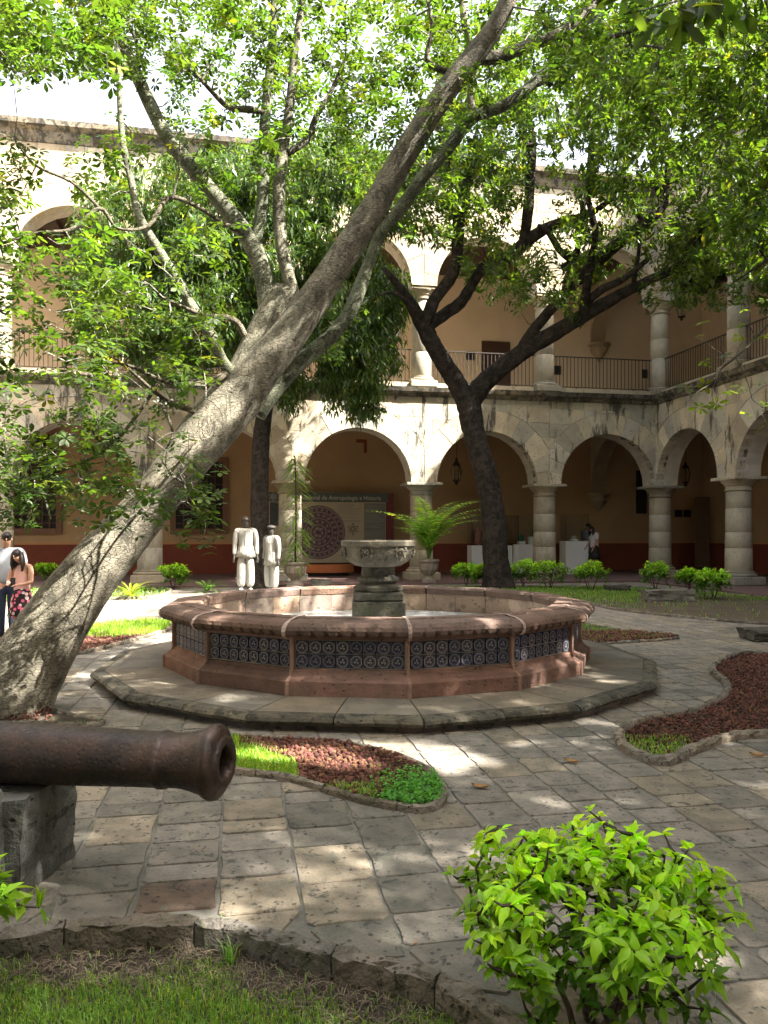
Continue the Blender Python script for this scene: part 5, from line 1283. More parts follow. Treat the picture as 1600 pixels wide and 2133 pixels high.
# keep the sight of the building and of the forked tree free
qx, qy = project(tg); keep = (tg[:, 1] > 1.5) & ~((qx < 1300) & (qy > -20) & (qx > -400)) & ~((qx >= 1300) & (qx < 1480) & (qy > 200)) & ~((qx < 1620) & (qy > 560) & (qx > 0))
keep |= (qy < -60) | (tg[:, 1] < 1.5) | ((tg[:, 1] > 9.4) & (tg[:, 2] > 6.5) & (qx > 1130) & (qy < 250 + (qx - 1130) * .3))
tg = tg[keep]
an, di = td.grow(tg, .35, .12, .022, 6, sides=4)
print('anchors D', len(an)); print('tris D', crown_from(td, whorl(an, di, 17, .165, rng, 'simple', .15, .85, .08, .02), M['leafB']))
td.finish()
# ---- E: unseen overhead tree, placed to shade the cannon and the lawn
te = Tree('shade_tree', 'tree outside the top right of the picture, placed out of view to shade the foreground', (11.5, 1.0, 0), M['barkB'])
te.limb([(11.5, 1.0, -.1, .3), (11, 1.1, 3, .24), (8.6, 1.6, 6, .2), (8, 1.4, 8, .12), (6.5, 2.2, 9.5, .07)], 12, .05, world=True)
te.limb([(10, 1.3, 5, .16), (9.4, -.4, 7.6, .1), (7.2, -1.2, 9.4, .06)], 10, .05, world=True)
te.limb([(8.6, 1.6, 6, .16), (9.5, 3, 8.6, .1), (10.6, 3.4, 10.2, .06)], 10, .05, world=True)
n_ = 2600; u3 = rng.normal(0, 1, (n_, 3)); u3 = unit(u3) * rng.uniform(.3, 1, (n_, 1)) ** .6
tg = np.array([8.4, .6, 9.6]) + u3 * np.array([5.2, 4.4, 2.0])
qx, qy = project(tg); keep = (tg[:, 1] < 1) | (qy < -30) | (qx > 1700); tg = tg[keep]
an, di = te.grow(tg, .4, .12, .022, 7, sides=4)
print('anchors E', len(an)); print('tris E', crown_from(te, whorl(an, di, 15, .19, rng, 'simple', .15, .85, .09, .02), M['leafB']))
te.finish()
# ---- F: unseen tree added behind the camera on the left to block sky light
tf = Tree('shade_tree', 'unseen tree added behind the camera, its leaves blocking sky light above the picture', (-5, -4, 0), M['barkB'])
tf.limb([(-5, -4, -.1, .3), (-4.8, -3.8, 3, .24), (-4.4, -3.2, 6, .2), (-3, -2, 8, .12), (-1.5, -1, 9, .07)], 12, .05, world=True)
tf.limb([(-4.5, -3.4, 5, .16), (-5.5, -1.5, 7, .1), (-6, 0, 8, .06)], 10, .05, world=True)
n_ = 1300; u3 = rng.normal(0, 1, (n_, 3)); u3 = unit(u3) * rng.uniform(.3, 1, (n_, 1)) ** .6
tg = np.array([-3.2, -1.8, 8.4]) + u3 * np.array([6.0, 4.4, 1.8]); qx, qy = project(tg); keep = (tg[:, 1] < 1) | (qy < -30); tg = tg[keep]
an, di = tf.grow(tg, .4, .12, .022, 7, sides=4); print('tris F', crown_from(tf, whorl(an, di, 10, .18, rng, 'simple', .15, .85, .09, .02), M['leafB'])); tf.finish()
# near boughs with large leaves at the top right corner and along the right edge
tn = Tree('overhanging_bough', 'near bough with large bluish green leaves hanging into the top right corner', tuple(P(1560, -160, 4.2)), M['barkA'])
tn.limb([(1800, -260, 4.4, 8), (1640, -120, 4.3, 7), (1500, -30, 4.2, 6), (1380, 10, 4.1, 4), (1300, 30, 4.0, 3)], 6, .03, (.5, .5, .45))
tt = [tuple(P(x, y, Y)) for x, y, Y in ((1370, 50, 4.0), (1340, 20, 4.0), (1420, 30, 4.1), (1450, 10, 4.2), (1510, 40, 4.2), (1560, 20, 4.2), (1590, 70, 4.3), (1300, -10, 4.0), (1480, -30, 4.1))]
an, di = tn.grow(np.array(tt), .2, .1, .01, 3); pp = whorl(an, di, 4, .16, rng, 'simple', .9, .8, .02); pp = pp[:4] + (leaf_tpl('oval'),); crown_from(tn, pp, M['leafA'], False, 'leaves'); tn.finish()
tn = Tree('overhanging_bough', 'thin sprig of yellow green leaves in front of the right wing railing', tuple(P(1640, 620, 7.5)), M['barkA'])
tn.limb([(1800, 560, 8, 8), (1640, 640, 7.7, 6), (1560, 720, 7.5, 5), (1500, 770, 7.4, 4)], 6, .03, (.5, .5, .45))
tt = [tuple(P(x, y, 7.5 + R.uniform(-.3, .3))) for x, y in ((1450, 700), (1470, 740), (1440, 810), (1500, 790), (1480, 830), (1520, 750), (1430, 840), (1540, 690), (1550, 820), (1590, 850), (1595, 880), (1580, 640), (1560, 600), (1595, 560), (1600, 700))]
an, di = tn.grow(np.array(tt), .2, .1, .01, 3); pp = palmate(an, di, 1, .085, rng); pp = pp[:3] + (pp[3] * np.array([1.7, 1.3, .8]),) + pp[4:]; crown_from(tn, pp, M['leafA'], False, 'leaves'); tn.finish()

# ------------------------------------------------------------------ bushes
def bush_leaf(var=0):
    """toothed pointed leaf, folded and arched, along +y"""
    V = []; n = 6; ws = [0, .13, .20, .20, .14, .06]
    for k in range(n):
        y = k / n; z = -.22 * y * y; tooth = .035 * (k > 1)
        V += [(-(ws[k] + tooth * (k % 2)), y, z + .10 * ws[k] * 3), (0, y, z), (ws[k] + tooth * ((k + var) % 2), y, z + .10 * ws[k] * 3)]
    V.append((0, 1, -.24)); F = []
    for k in range(n - 1): a = 3 * k; F += [(a, a + 1, a + 4), (a, a + 4, a + 3), (a + 1, a + 2, a + 5), (a + 1, a + 5, a + 4)]
    a = 3 * (n - 1); F += [(a, a + 1, a + 3), (a + 1, a + 2, a + 3)]
    return np.array(V, float), np.array(F, np.int32)
LEAF = bush_leaf()
def make_bush(name, label, base, w_, h, n_stem, n_tip, per, size, singles, rng, group=None, flat=.62, top=None, mat=None):
    t = thing(name, label, 'bush', tuple(base), group); base = np.array(base); tw = MB(); nodes = []; A = []; D = []; rr_ = []
    stems = []
    for k in range(n_stem):
        a = rng.uniform(0, 6.28); q = base + np.array([math.cos(a), math.sin(a), 0]) * rng.uniform(0, .05) * w_; e = base + np.array([math.cos(a) * w_ * .2, math.sin(a) * w_ * .2, h * rng.uniform(.4, .6)])
        pts = [Vector(q + (e - q) * i / 6 + rng.normal(0, .008, 3) * (h / .7)) for i in range(7)]; tw.tube(pts, [.013 * h / .7 * (1 - .6 * i / 6) for i in range(7)], 5, False); nodes += [np.array(p) for p in pts[2:]]
    T = rng.normal(0, 1, (n_tip, 3)); T = unit(T) * rng.uniform(.45, 1, (n_tip, 1)) ** .5; T[:, 2] = np.abs(T[:, 2]) * 1.0 - (rng.random(n_tip) < .42) * rng.uniform(0, 1.1, n_tip)
    c = base + np.array([0, 0, h * flat]); T = T * rng.uniform(.82, 1.12, (len(T), 1)) * (1 + .10 * np.sin(np.arctan2(T[:, 1], T[:, 0]) * 5 + 1.3))[:, None]; T = c + T * np.array([w_ / 2, w_ / 2, h * (1 - flat)])
    if singles > 100: lowm = T[:, 2] < base[2] + .5 * h; T[lowm, :2] = c[:2] + (T[lowm, :2] - c[:2]) * .78; T = T[~lowm | (rng.random(len(T)) < .7)]
    T = T[T[:, 2] > base[2] + .06 * h]
    nd = np.array(nodes); T = T[np.argsort([np.min(((nd - x) ** 2).sum(1)) for x in T])]
    for x in T:
        nd = np.array(nodes); k = int(np.argmin(((nd - x) ** 2).sum(1) + (nd[:, 2] > x[2]) * .01)); a = nd[k]; L = np.linalg.norm(x - a); m = max(2, int(L / (.07 * h / .7)))
        pts = [a + (x - a) * i / m + np.array([0, 0, -.10 * L * math.sin(math.pi * i / m)]) + (rng.normal(0, .004, 3) if 0 < i < m else 0) for i in range(m + 1)]
        tw.tube([Vector(p) for p in pts], [.006 * h / .7 * (1 - i / m) + .0018 for i in range(m + 1)], 4, False); nodes += pts[1:]
        dr = unit((pts[-1] - pts[-2])[None])[0]; dr = unit((dr + np.array([0, 0, .35]))[None])[0]; A.append(x); D.append(dr)
        for i in range(1, m):
            if rng.random() < .75: A.append(pts[i]); D.append(unit((pts[i + 1] - pts[i])[None])[0])
    A = np.array(A); D = np.array(D)
    q = tw.build('stems', M['wood'] if False else M['bushstem'], t)
    pos, fr, sc, tn_, _ = whorl(A, D, per, size, rng, 'simple', .12, .82, .004, .0, .7, 1.25)
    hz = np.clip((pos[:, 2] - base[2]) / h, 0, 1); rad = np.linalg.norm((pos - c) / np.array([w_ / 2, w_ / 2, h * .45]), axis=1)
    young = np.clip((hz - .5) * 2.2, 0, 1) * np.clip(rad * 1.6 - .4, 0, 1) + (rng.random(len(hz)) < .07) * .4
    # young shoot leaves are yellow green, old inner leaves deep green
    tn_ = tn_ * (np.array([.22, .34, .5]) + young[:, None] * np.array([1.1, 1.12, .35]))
    order = np.argsort(pos[:, 1] + .3 * (1 - hz)) if singles else np.arange(len(pos)); ns = min(singles, len(pos))
    if ns:
        # the leaves that show largest are parts of their own, sharing a few meshes
        cl = []
        for v in range(8):
            me = bpy.data.meshes.new('leaf'); me.from_pydata([tuple(x) for x in bush_leaf(v % 2)[0] * np.array([1 + .1 * (v % 3 - 1), 1, 1 + .5 * (v % 2)])], [], [tuple(f) for f in LEAF[1]]); me.shade_smooth()
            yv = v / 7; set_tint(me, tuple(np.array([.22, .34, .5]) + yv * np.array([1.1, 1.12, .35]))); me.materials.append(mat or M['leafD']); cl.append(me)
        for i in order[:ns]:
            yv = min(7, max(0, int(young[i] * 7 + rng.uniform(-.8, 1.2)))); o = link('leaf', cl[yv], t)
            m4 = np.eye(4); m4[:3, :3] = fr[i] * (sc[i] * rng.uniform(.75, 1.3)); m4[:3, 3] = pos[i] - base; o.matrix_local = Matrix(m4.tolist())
    r = order[ns:]
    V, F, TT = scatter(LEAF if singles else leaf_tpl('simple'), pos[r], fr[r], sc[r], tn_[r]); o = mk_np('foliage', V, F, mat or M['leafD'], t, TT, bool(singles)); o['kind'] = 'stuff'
    return t
M['leafS'] = leafmat('small_bush_leaf', (.32, .52, .05), .5, .4, (1.5, 1.5, .6))
M['bushstem'] = plain('bush_stem', (.05, .035, .025), .8)
b0 = G(1225, 2185, -.07); make_bush('garden_bush', 'large bright yellow green bush in the bottom right foreground', (b0.x, b0.y - .02, -.07), .90, .70, 9, 460, 5, .052, 300, rng, flat=.62)
b0 = G(-130, 2140, -.07); make_bush('garden_bush', 'yellow green bush cut off by the left edge, its tip beside the cannon block', (b0.x - .06, b0.y + .05, -.07), .62, .56, 6, 70, 5, .075, 60, rng, flat=.62)
fb = [(972, 1222, 64, 52, 'leftmost small bush right of the fountain bowl'), (1003, 1224, 50, 50, 'small bush just left of the forked tree foot'), (1092, 1224, 66, 58, 'small bush just right of the forked tree foot'), (1143, 1226, 78, 60, 'small bush in front of the third column'), (1230, 1230, 78, 62, 'small bush between two columns in front of the rightmost display case'), (1366, 1228, 66, 58, 'dense round small bush in front of the corner column, behind the trough'), (1434, 1232, 50, 48, 'small bush right of the trough'), (1485, 1248, 76, 64, 'rightmost small bush, nearest the right column'), (362, 1226, 62, 54, 'small round bush left of the white cutouts'), (97, 1212, 44, 40, 'small bush beside the girl, behind the leaning trunk')]
for (px, py, wpx, hpx, lb) in fb:
    b0 = G(px, py, .02); make_bush('small_bush', 'green ' + lb, tuple(b0), wpx / FX * b0.y, hpx / FX * b0.y, 4, 110, 6, .12, 0, rng, 'small bushes in front of the arcade', flat=.60, mat=M['leafS'])
# spiky and palm-like plants
def strap_plant(name, label, base, n, L, wid, mat, rng, up=.9, stem=None, cat='plant', tint=(1, 1, 1), top=None):
    t = thing(name, label, cat, tuple(base)); b = Vector(base); V = []; F = []; T = []
    for k in range(n):
        a = rng.uniform(0, 6.28); z0 = rng.uniform(0, stem) if stem else 0; o_ = Vector((math.cos(a), math.sin(a), 0)); s_ = Vector((-math.sin(a), math.cos(a), 0)); l = L * rng.uniform(.7, 1.15); el = rng.uniform(.35, up) if not stem else rng.uniform(-.1, .7)
        q = b + ZZ * (z0 + (top or 0)); n0 = len(V); v = rng.uniform(.7, 1.25)
        for i in range(6):
            u = i / 5; p = q + o_ * (l * u * math.cos(el * (1 - u * .6))) + ZZ * (l * (u * math.sin(el) * 1.1 - .55 * u * u)); w_ = wid * (math.sin(math.pi * min(1, u * .8 + .12))) / 2
            V += [tuple(p - s_ * w_), tuple(p + s_ * w_)]; T += [(tint[0] * v, tint[1] * v, tint[2] * v)] * 2
        F += [(n0 + 2 * i, n0 + 2 * i + 1, n0 + 2 * i + 3, n0 + 2 * i + 2) for i in range(5)]
    o = mk('leaves', V, F, mat, t, T); o['kind'] = 'stuff'
    if stem: MB().tube([b, b + ZZ * stem * .5 + Vector((.03, 0, 0)), b + ZZ * (stem)], .022, 6).build('stem', M['bushstem'], t)
    return t
strap_plant('spiky_plant', 'small dark spiky plant left of the white cutouts', G(431, 1232, .02), 34, .62, .06, M['leafP'], rng, 1.45, tint=(.6, .7, .7))
strap_plant('spiky_plant', 'small yellowish tufted plant near the left bed edge, under the tree', G(272, 1246, .02), 60, .75, .035, M['leafP'], rng, 1.5, tint=(1.5, 1.1, .6))
strap_plant('spiky_plant', 'dark low plant under the leaning trunk', G(345, 1232, .02) + Vector((-.6, 0, 0)), 20, .4, .05, M['leafP'], rng, 1.4, tint=(.6, .8, .7))
def pot(px, pyb, pyt, wpx, label):
    b0 = G(px, pyb, .055); Y = b0.y; h = (pyb - pyt) / FX * Y; r = wpx / 2 / FX * Y; b0.z = .056
    t = thing('stone_pot', label, 'pot', tuple(b0))
    MB().bbox(b0 + ZZ * .05, (r * 1.25, r * 1.25, .1), .01).build('foot_block', M['pot'], t)
    pr = [(.55, .1), (.60, .13), (.42, .2), (.36, .26), (.42, .32), (.55, .38), (.80, .55), (.88, .75), (.86, .84), (.92, .86), (1.0, .92), (1.0, .97), (.95, 1.0), (.84, .99), (.82, .9), (.02, .88)]
    V = []; F_ = []; n_ = 40
    for q, (a, z) in enumerate(pr):
        for i in range(n_): rr = r * a * (1 + (.05 * math.cos(i * 2 * math.pi / n_ * 10) if 5 <= q <= 7 else 0)); V.append(b0 + Vector((rr * math.cos(2 * math.pi * i / n_), rr * math.sin(2 * math.pi * i / n_), .0 + z * h)))
    for q in range(len(pr) - 1):
        for i in range(n_): j = (i + 1) % n_; F_.append((q * n_ + i, q * n_ + j, q * n_ + n_ + j, q * n_ + n_ + i))
    F_.append(tuple((len(pr) - 1) * n_ + i for i in range(n_))); mk('urn', V, F_, M['pot'], t, smooth=False)
    return b0 + ZZ * (h * .9)
q1 = pot(615, 1222, 1170, 52, 'fluted stone pot holding the tall narrow plant by the left column')
q2 = pot(893, 1213, 1165, 46, 'fluted stone pot holding the palm by the middle column')
hs = (1165 - 945) / FX * q1.y
strap_plant('dracaena', 'tall narrow leafy plant in a pot, reaching up the left column', q1, 210, .62, .055, M['leafP'], rng, .9, stem=hs, tint=(1.1, 1.1, .8))
pal = thing('potted_palm', 'feathery palm in a stone pot in front of the sunlit middle column', 'palm', tuple(q2))
acc = []; sm = MB()
for k in range(26):
    a = rng.uniform(0, 6.28) if k > 3 else (0.1, 3.0, -.4, 3.5)[k]; L = rng.uniform(1.5, 3.6); el = rng.uniform(1.28, 1.56); o_ = np.array([math.cos(a), math.sin(a) * .7, 0]); pts = []
    for i in range(15): u = i / 14; pts.append(np.array(q2) + o_ * (L * u * (math.cos(el) + .5 * u * u)) + np.array([0, 0, L * (math.sin(el) * u - .42 * u ** 2.4)]))
    sm.tube([Vector(p) for p in pts], [.014 * (1 - i / 14) + .003 for i in range(15)], 4, False)
    for i in range(4, 15):
        T_ = unit((pts[i] - pts[i - 1])[None])[0]; S_ = unit(np.cross(T_, np.array([0, 0, 1.]))[None])[0]
        for h_ in (0, .5):
            for sgn in (-1, 1):
                p = pts[i] * (1 - h_) + pts[i - 1] * h_; u = i / 14; l = .38 * math.sin(math.pi * (.18 + .75 * u)) * rng.uniform(.85, 1.1)
                d = unit((S_ * sgn + T_ * .7 + np.array([0, 0, -.3]) + rng.normal(0, .06, 3))[None])[0]; acc.append((p, d, np.cross(d, T_) * sgn + np.array([0, 0, .5]), l))
sm.build('frond_ribs', M['leafP'], pal)
pos = np.array([a[0] for a in acc]); fr = frames(np.array([a[1] for a in acc]), np.array([a[2] for a in acc])); sc_ = np.array([a[3] for a in acc]); tp = leaf_tpl('narrow'); tp = (tp[0] * np.array([.75, 1, .6]), tp[1])
V, F, T = scatter(tp, pos, fr, sc_, ltint(len(pos), .7, 1.5, .05, rng)); o = mk_np('leaflets', V, F, M['leafP'], pal, T * 1.5); o['kind'] = 'stuff'

# ------------------------------------------------------------------ gravel, grass, weeds
def in_bed(n, poly, rng, extra=None, inset=0):
    xs = [p[0] for p in poly]; ys = [p[1] for p in poly]; out = np.zeros((0, 2))
    while len(out) < n:
        q = np.stack([rng.uniform(min(xs), max(xs), n), rng.uniform(min(ys), max(ys), n)], 1); m = inpoly(q[:, 0], q[:, 1], poly)
        if extra is not None: m &= extra(q)
        if m.sum() == 0: break
        out = np.concatenate([out, q[m]])
    return out[:n]
def pxy(q, z=.02): return 800 + FX * q[:, 0] / q[:, 1], HY + (CH - z) * FX / q[:, 1]
def gravel(n, poly, s, rng, label, extra=None, z=.02, layers=1.2):
    q = in_bed(n, poly, rng, extra); V0, F0 = ico(1); V0 = np.array(V0); F0 = np.array(F0, np.int32); k = len(V0)
    W = np.zeros((n, k, 3)); sz = s * rng.uniform(.55, 1.3, n)
    dv = V0[None] * (1 + rng.uniform(-.28, .28, (n, k, 1))) * rng.uniform(.7, 1.2, (n, 1, 3)); W = dv * sz[:, None, None]; W[:, :, 0] += q[:, 0:1]; W[:, :, 1] += q[:, 1:2]; W[:, :, 2] += z + sz[:, None] * .3 + rng.uniform(0, s * layers, (n, 1))
    FF = (F0[None] + (np.arange(n) * k)[:, None, None]).reshape(-1, 3); v = rng.uniform(.4, 1.7, n); t = np.repeat(np.stack([v, v * rng.uniform(.85, 1.35, n), v * rng.uniform(.8, 1.25, n)], 1), k, 0)
    return stuff(mk_np('red_gravel', W.reshape(-1, 3), FF, M['gravel'], None, t), label)
def f1g(q): a, b_ = pxy(q); return (a > 500) & (a < 880) & (b_ < 1672 - (a > 760) * (a - 760) * .42) & ~((a < 620) & (b_ > 1545 + (a - 500) * .35))
gravel(4500, F1, .0105, rng, 'red volcanic gravel in the centre bed', f1g)
gravel(900, F1, .017, rng, 'larger red stones in the sunlit part of the centre bed', lambda q: f1g(q) & (pxy(q)[0] > 590) & (pxy(q)[0] < 830))
gravel(15000, F2, .0115, rng, 'dark red volcanic gravel filling the wavy bed at the right', lambda q: ~((pxy(q)[0] < 1430) & (pxy(q)[1] > 1542 + .0 * q[:, 0]) & (rng.random(len(q)) < .75)))
gravel(1500, F3, .016, rng, 'red gravel at the foot of the leaning tree', lambda q: (pxy(q)[0] < 112) & (pxy(q)[1] < 1506))
gravel(4200, F4, .02, rng, 'red gravel strip between the leaning trunk and the fountain', lambda q: ~((pxy(q)[0] > 185) & (pxy(q)[1] < 1322)))
gravel(1300, F5, .022, rng, 'red gravel in the crescent bed behind the fountain', lambda q: pxy(q)[1] > 1316)
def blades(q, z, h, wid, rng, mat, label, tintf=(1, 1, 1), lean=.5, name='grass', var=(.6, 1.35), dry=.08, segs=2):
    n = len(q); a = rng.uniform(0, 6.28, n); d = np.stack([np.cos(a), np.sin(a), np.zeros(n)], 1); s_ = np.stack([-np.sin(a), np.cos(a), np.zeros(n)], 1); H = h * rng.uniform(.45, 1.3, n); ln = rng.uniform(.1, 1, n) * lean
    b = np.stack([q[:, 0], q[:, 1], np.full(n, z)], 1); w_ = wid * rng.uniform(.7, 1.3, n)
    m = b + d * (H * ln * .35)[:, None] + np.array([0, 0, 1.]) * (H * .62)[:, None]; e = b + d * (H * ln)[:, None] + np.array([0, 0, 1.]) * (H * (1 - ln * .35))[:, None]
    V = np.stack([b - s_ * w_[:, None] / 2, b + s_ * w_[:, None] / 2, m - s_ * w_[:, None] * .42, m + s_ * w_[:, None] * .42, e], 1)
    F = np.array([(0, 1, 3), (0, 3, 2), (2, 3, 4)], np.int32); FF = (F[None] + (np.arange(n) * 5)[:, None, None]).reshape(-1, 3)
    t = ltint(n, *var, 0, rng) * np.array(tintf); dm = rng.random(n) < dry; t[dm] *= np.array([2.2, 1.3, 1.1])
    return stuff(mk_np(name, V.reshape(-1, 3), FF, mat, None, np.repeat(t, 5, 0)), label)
# near lawn: thick grass at the bottom left, thin towards the kerb
vis = lambda q: (np.abs(q[:, 0]) < .56 * q[:, 1] + .1) & (q[:, 1] > 1.9)
def dist_kerb(q):
    K = np.array(LAWN_TOP); return np.min(np.sqrt((q[:, 0:1] - K[None, :, 0]) ** 2 + (q[:, 1:2] - K[None, :, 1]) ** 2), 1)
nl_ = np.random.default_rng(3)
def patch(q): return .05 * np.sin(q[:, 0] * 7.3) + .04 * np.sin(q[:, 0] * 17 + q[:, 1] * 9) + .03 * np.sin(q[:, 1] * 23 - q[:, 0] * 5)
def lawn_m(q): a, b_ = pxy(q, -.07); edge_ = 2035 + (a > 420) * (a - 420) * .21; return vis(q) & ((b_ - edge_ + patch(q) * 400) > nl_.uniform(-25, 45, len(q)))
q = in_bed(34000, LAWN, nl_, lawn_m); blades(q, -.072, .028, .004, nl_, M['grass'], 'short green grass of the near lawn', (1.25, 1.15, 1.1), .9)
q = in_bed(900, LAWN, nl_, lambda q: vis(q) & (dist_kerb(q) > .06)); blades(q, -.072, .05, .005, nl_, M['grass'], 'single green blades in the bare strip along the near kerb', (1, 1, 1), .8)
# dry roots and straw lying in the bare strip
q = in_bed(2600, LAWN, nl_, lambda q: vis(q) & (dist_kerb(q) > .05) & (pxy(q, -.07)[1] < 2060 + np.maximum(0, pxy(q, -.07)[0] - 400) * .25)); V = []; F = []; T = []
for (x, y) in q:
    a = R.uniform(0, 6.28); L = R.uniform(.02, .07); cv = R.uniform(-1.2, 1.2); z = -.068 + R.uniform(0, .012); n0 = len(V); v = R.uniform(.3, 1.4); wv = R.uniform(.0008, .0018)
    for i in range(5):
        u = i / 4; aa = a + cv * u; x += math.cos(aa) * L / 4; y += math.sin(aa) * L / 4; zz = z + math.sin(u * 3.1) * .008
        V += [(x - math.sin(aa) * wv, y + math.cos(aa) * wv, zz), (x + math.sin(aa) * wv, y - math.cos(aa) * wv, zz + .001)]; T += [(v, v, v)] * 2
    F += [(n0 + 2 * i, n0 + 2 * i + 1, n0 + 2 * i + 3, n0 + 2 * i + 2) for i in range(4)]
stuff(mk('dry_roots', V, F, M['straw'], None, T), 'tangle of dry grey brown roots and straw on the bare soil by the near kerb')
# tufts along the near kerb
for (px, py, lb) in ((445, 1958, 'green grass tuft growing against the near kerb in the middle'), (115, 1962, 'green grass tuft against the near kerb, lower left'), (480, 2010, 'low green tuft in the bare soil')):
    b0 = G(px, py, -.07); q = np.array([[b0.x, b0.y]]) + nl_.normal(0, .012, (26, 2)); blades(q, -.07, .085, .006, nl_, M['grass'], lb, (.9, 1, .9), 1.0, 'grass_tuft')
# grass in beds
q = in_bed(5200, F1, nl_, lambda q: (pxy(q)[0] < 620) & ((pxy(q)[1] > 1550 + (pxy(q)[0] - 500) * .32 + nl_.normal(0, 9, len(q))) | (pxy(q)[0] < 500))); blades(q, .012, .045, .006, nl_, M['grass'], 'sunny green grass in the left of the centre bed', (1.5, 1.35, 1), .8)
q = in_bed(500, F1, nl_, lambda q: (pxy(q)[0] > 620) & (pxy(q)[0] < 780) & (pxy(q)[1] > 1640)); blades(q, .012, .06, .005, nl_, M['grass'], 'thin grass blades by the gravel edge of the centre bed', (1.1, 1.1, 1), 1)
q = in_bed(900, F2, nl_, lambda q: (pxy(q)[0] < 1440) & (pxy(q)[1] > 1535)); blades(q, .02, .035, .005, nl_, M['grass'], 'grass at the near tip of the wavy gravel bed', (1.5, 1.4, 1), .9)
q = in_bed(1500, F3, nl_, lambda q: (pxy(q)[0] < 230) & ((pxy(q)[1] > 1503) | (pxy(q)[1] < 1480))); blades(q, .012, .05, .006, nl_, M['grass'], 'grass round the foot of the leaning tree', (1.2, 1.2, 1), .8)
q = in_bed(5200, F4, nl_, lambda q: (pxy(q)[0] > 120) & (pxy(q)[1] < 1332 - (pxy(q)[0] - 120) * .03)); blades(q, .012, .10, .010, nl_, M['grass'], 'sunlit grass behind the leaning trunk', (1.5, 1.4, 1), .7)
q = in_bed(900, F5, nl_); blades(q, .012, .07, .01, nl_, M['grass'], 'grass in the crescent bed', (1, 1, 1), .8)
q = in_bed(16000, F6, nl_, lambda q: nl_.random(len(q)) < np.clip((1270 - pxy(q)[1]) / 40 + .1 + patch(q * .3) * 3 - (pxy(q)[0] > 1330) * .45, .03, 1)); blades(q, .02, .07, .016, nl_, M['grass'], 'patchy grass of the bed in front of the arcade at the right', (1, 1, 1), .7)
q = in_bed(3500, F7, nl_); blades(q, .02, .09, .016, nl_, M['grass'], 'grass and weeds of the bed at the left, before the arcade', (.9, 1, 1), .8)
# leafy weeds at the right tip of the centre bed
q = in_bed(1500, F1, nl_, lambda q: (pxy(q)[0] > 800 + nl_.normal(0, 16, len(q))) & (pxy(q)[1] > 1618 + nl_.normal(0, 9, len(q)))); n_ = len(q)
pos = np.stack([q[:, 0], q[:, 1], nl_.uniform(.02, .07, n_)], 1); dd = unit(nl_.normal(0, 1, (n_, 3)) * np.array([1, 1, .3]) + np.array([0, 0, .25])); tp = leaf_tpl('simple'); tp = (tp[0] * np.array([1.9, 1, 1]), tp[1])
V, F, T = scatter(tp, pos, frames(dd, unit(np.array([0, 0, 1.]) + nl_.normal(0, .25, (n_, 3)))), nl_.uniform(.018, .035, n_), ltint(n_, .7, 1.4, 0, nl_) * np.array([.8, 1.3, .9])); stuff(mk_np('clover_weeds', V, F, M['grass'], None, T * np.array([.8, .8, .8])), 'leafy green weeds at the right tip of the centre bed')
# fallen bits on the platform and path
q = np.stack([nl_.uniform(-3.6, 4, 620), nl_.uniform(2.8, 11, 620)], 1); n_ = len(q)
pos = np.stack([q[:, 0], q[:, 1], np.array([PZ + .006 if fplat(x, y) else .008 for x, y in q])], 1); m = ~inpoly(q[:, 0], q[:, 1], LAWN); pos = pos[m]; n_ = len(pos)
dd = unit(nl_.normal(0, 1, (n_, 3)) * np.array([1, 1, .05])); V, F, T = scatter(leaf_tpl('simple'), pos, frames(dd, np.tile([0, 0, 1.], (n_, 1))), nl_.uniform(.008, .034, n_), ltint(n_, .2, .8, 0, nl_)); stuff(mk_np('leaf_litter', V, F, M['dryleaf'], None, T), 'tiny fallen leaf bits scattered on the paving')
# ------------------------------------------------------------------ figures
def skin(name, J, E, rad, mat, parent, sub=2, root=0, sc=1.0):
    """J joints (world), E edges, rad per joint -> one continuous mesh"""
    me = bpy.data.meshes.new(name); me.from_pydata([tuple(j) for j in J], E, []); o = bpy.data.objects.new(name, me); COL.objects.link(o)
    md = o.modifiers.new('s', 'SKIN'); md.use_smooth_shade = True
    sv = me.skin_vertices[0].data
    for i, r in enumerate(rad): sv[i].radius = (r, r) if not hasattr(r, '__len__') else r; sv[i].use_root = (i == root)
    o.modifiers.new('d', 'SUBSURF').levels = sub
    bpy.context.view_layer.update(); dg = bpy.context.evaluated_depsgraph_get(); m2 = bpy.data.meshes.new_from_object(o.evaluated_get(dg)); V = [tuple(v.co) for v in m2.vertices]; F = [tuple(p.vertices) for p in m2.polygons]
    bpy.data.objects.remove(o); return mk(name, V, F, mat, parent, smooth=True)
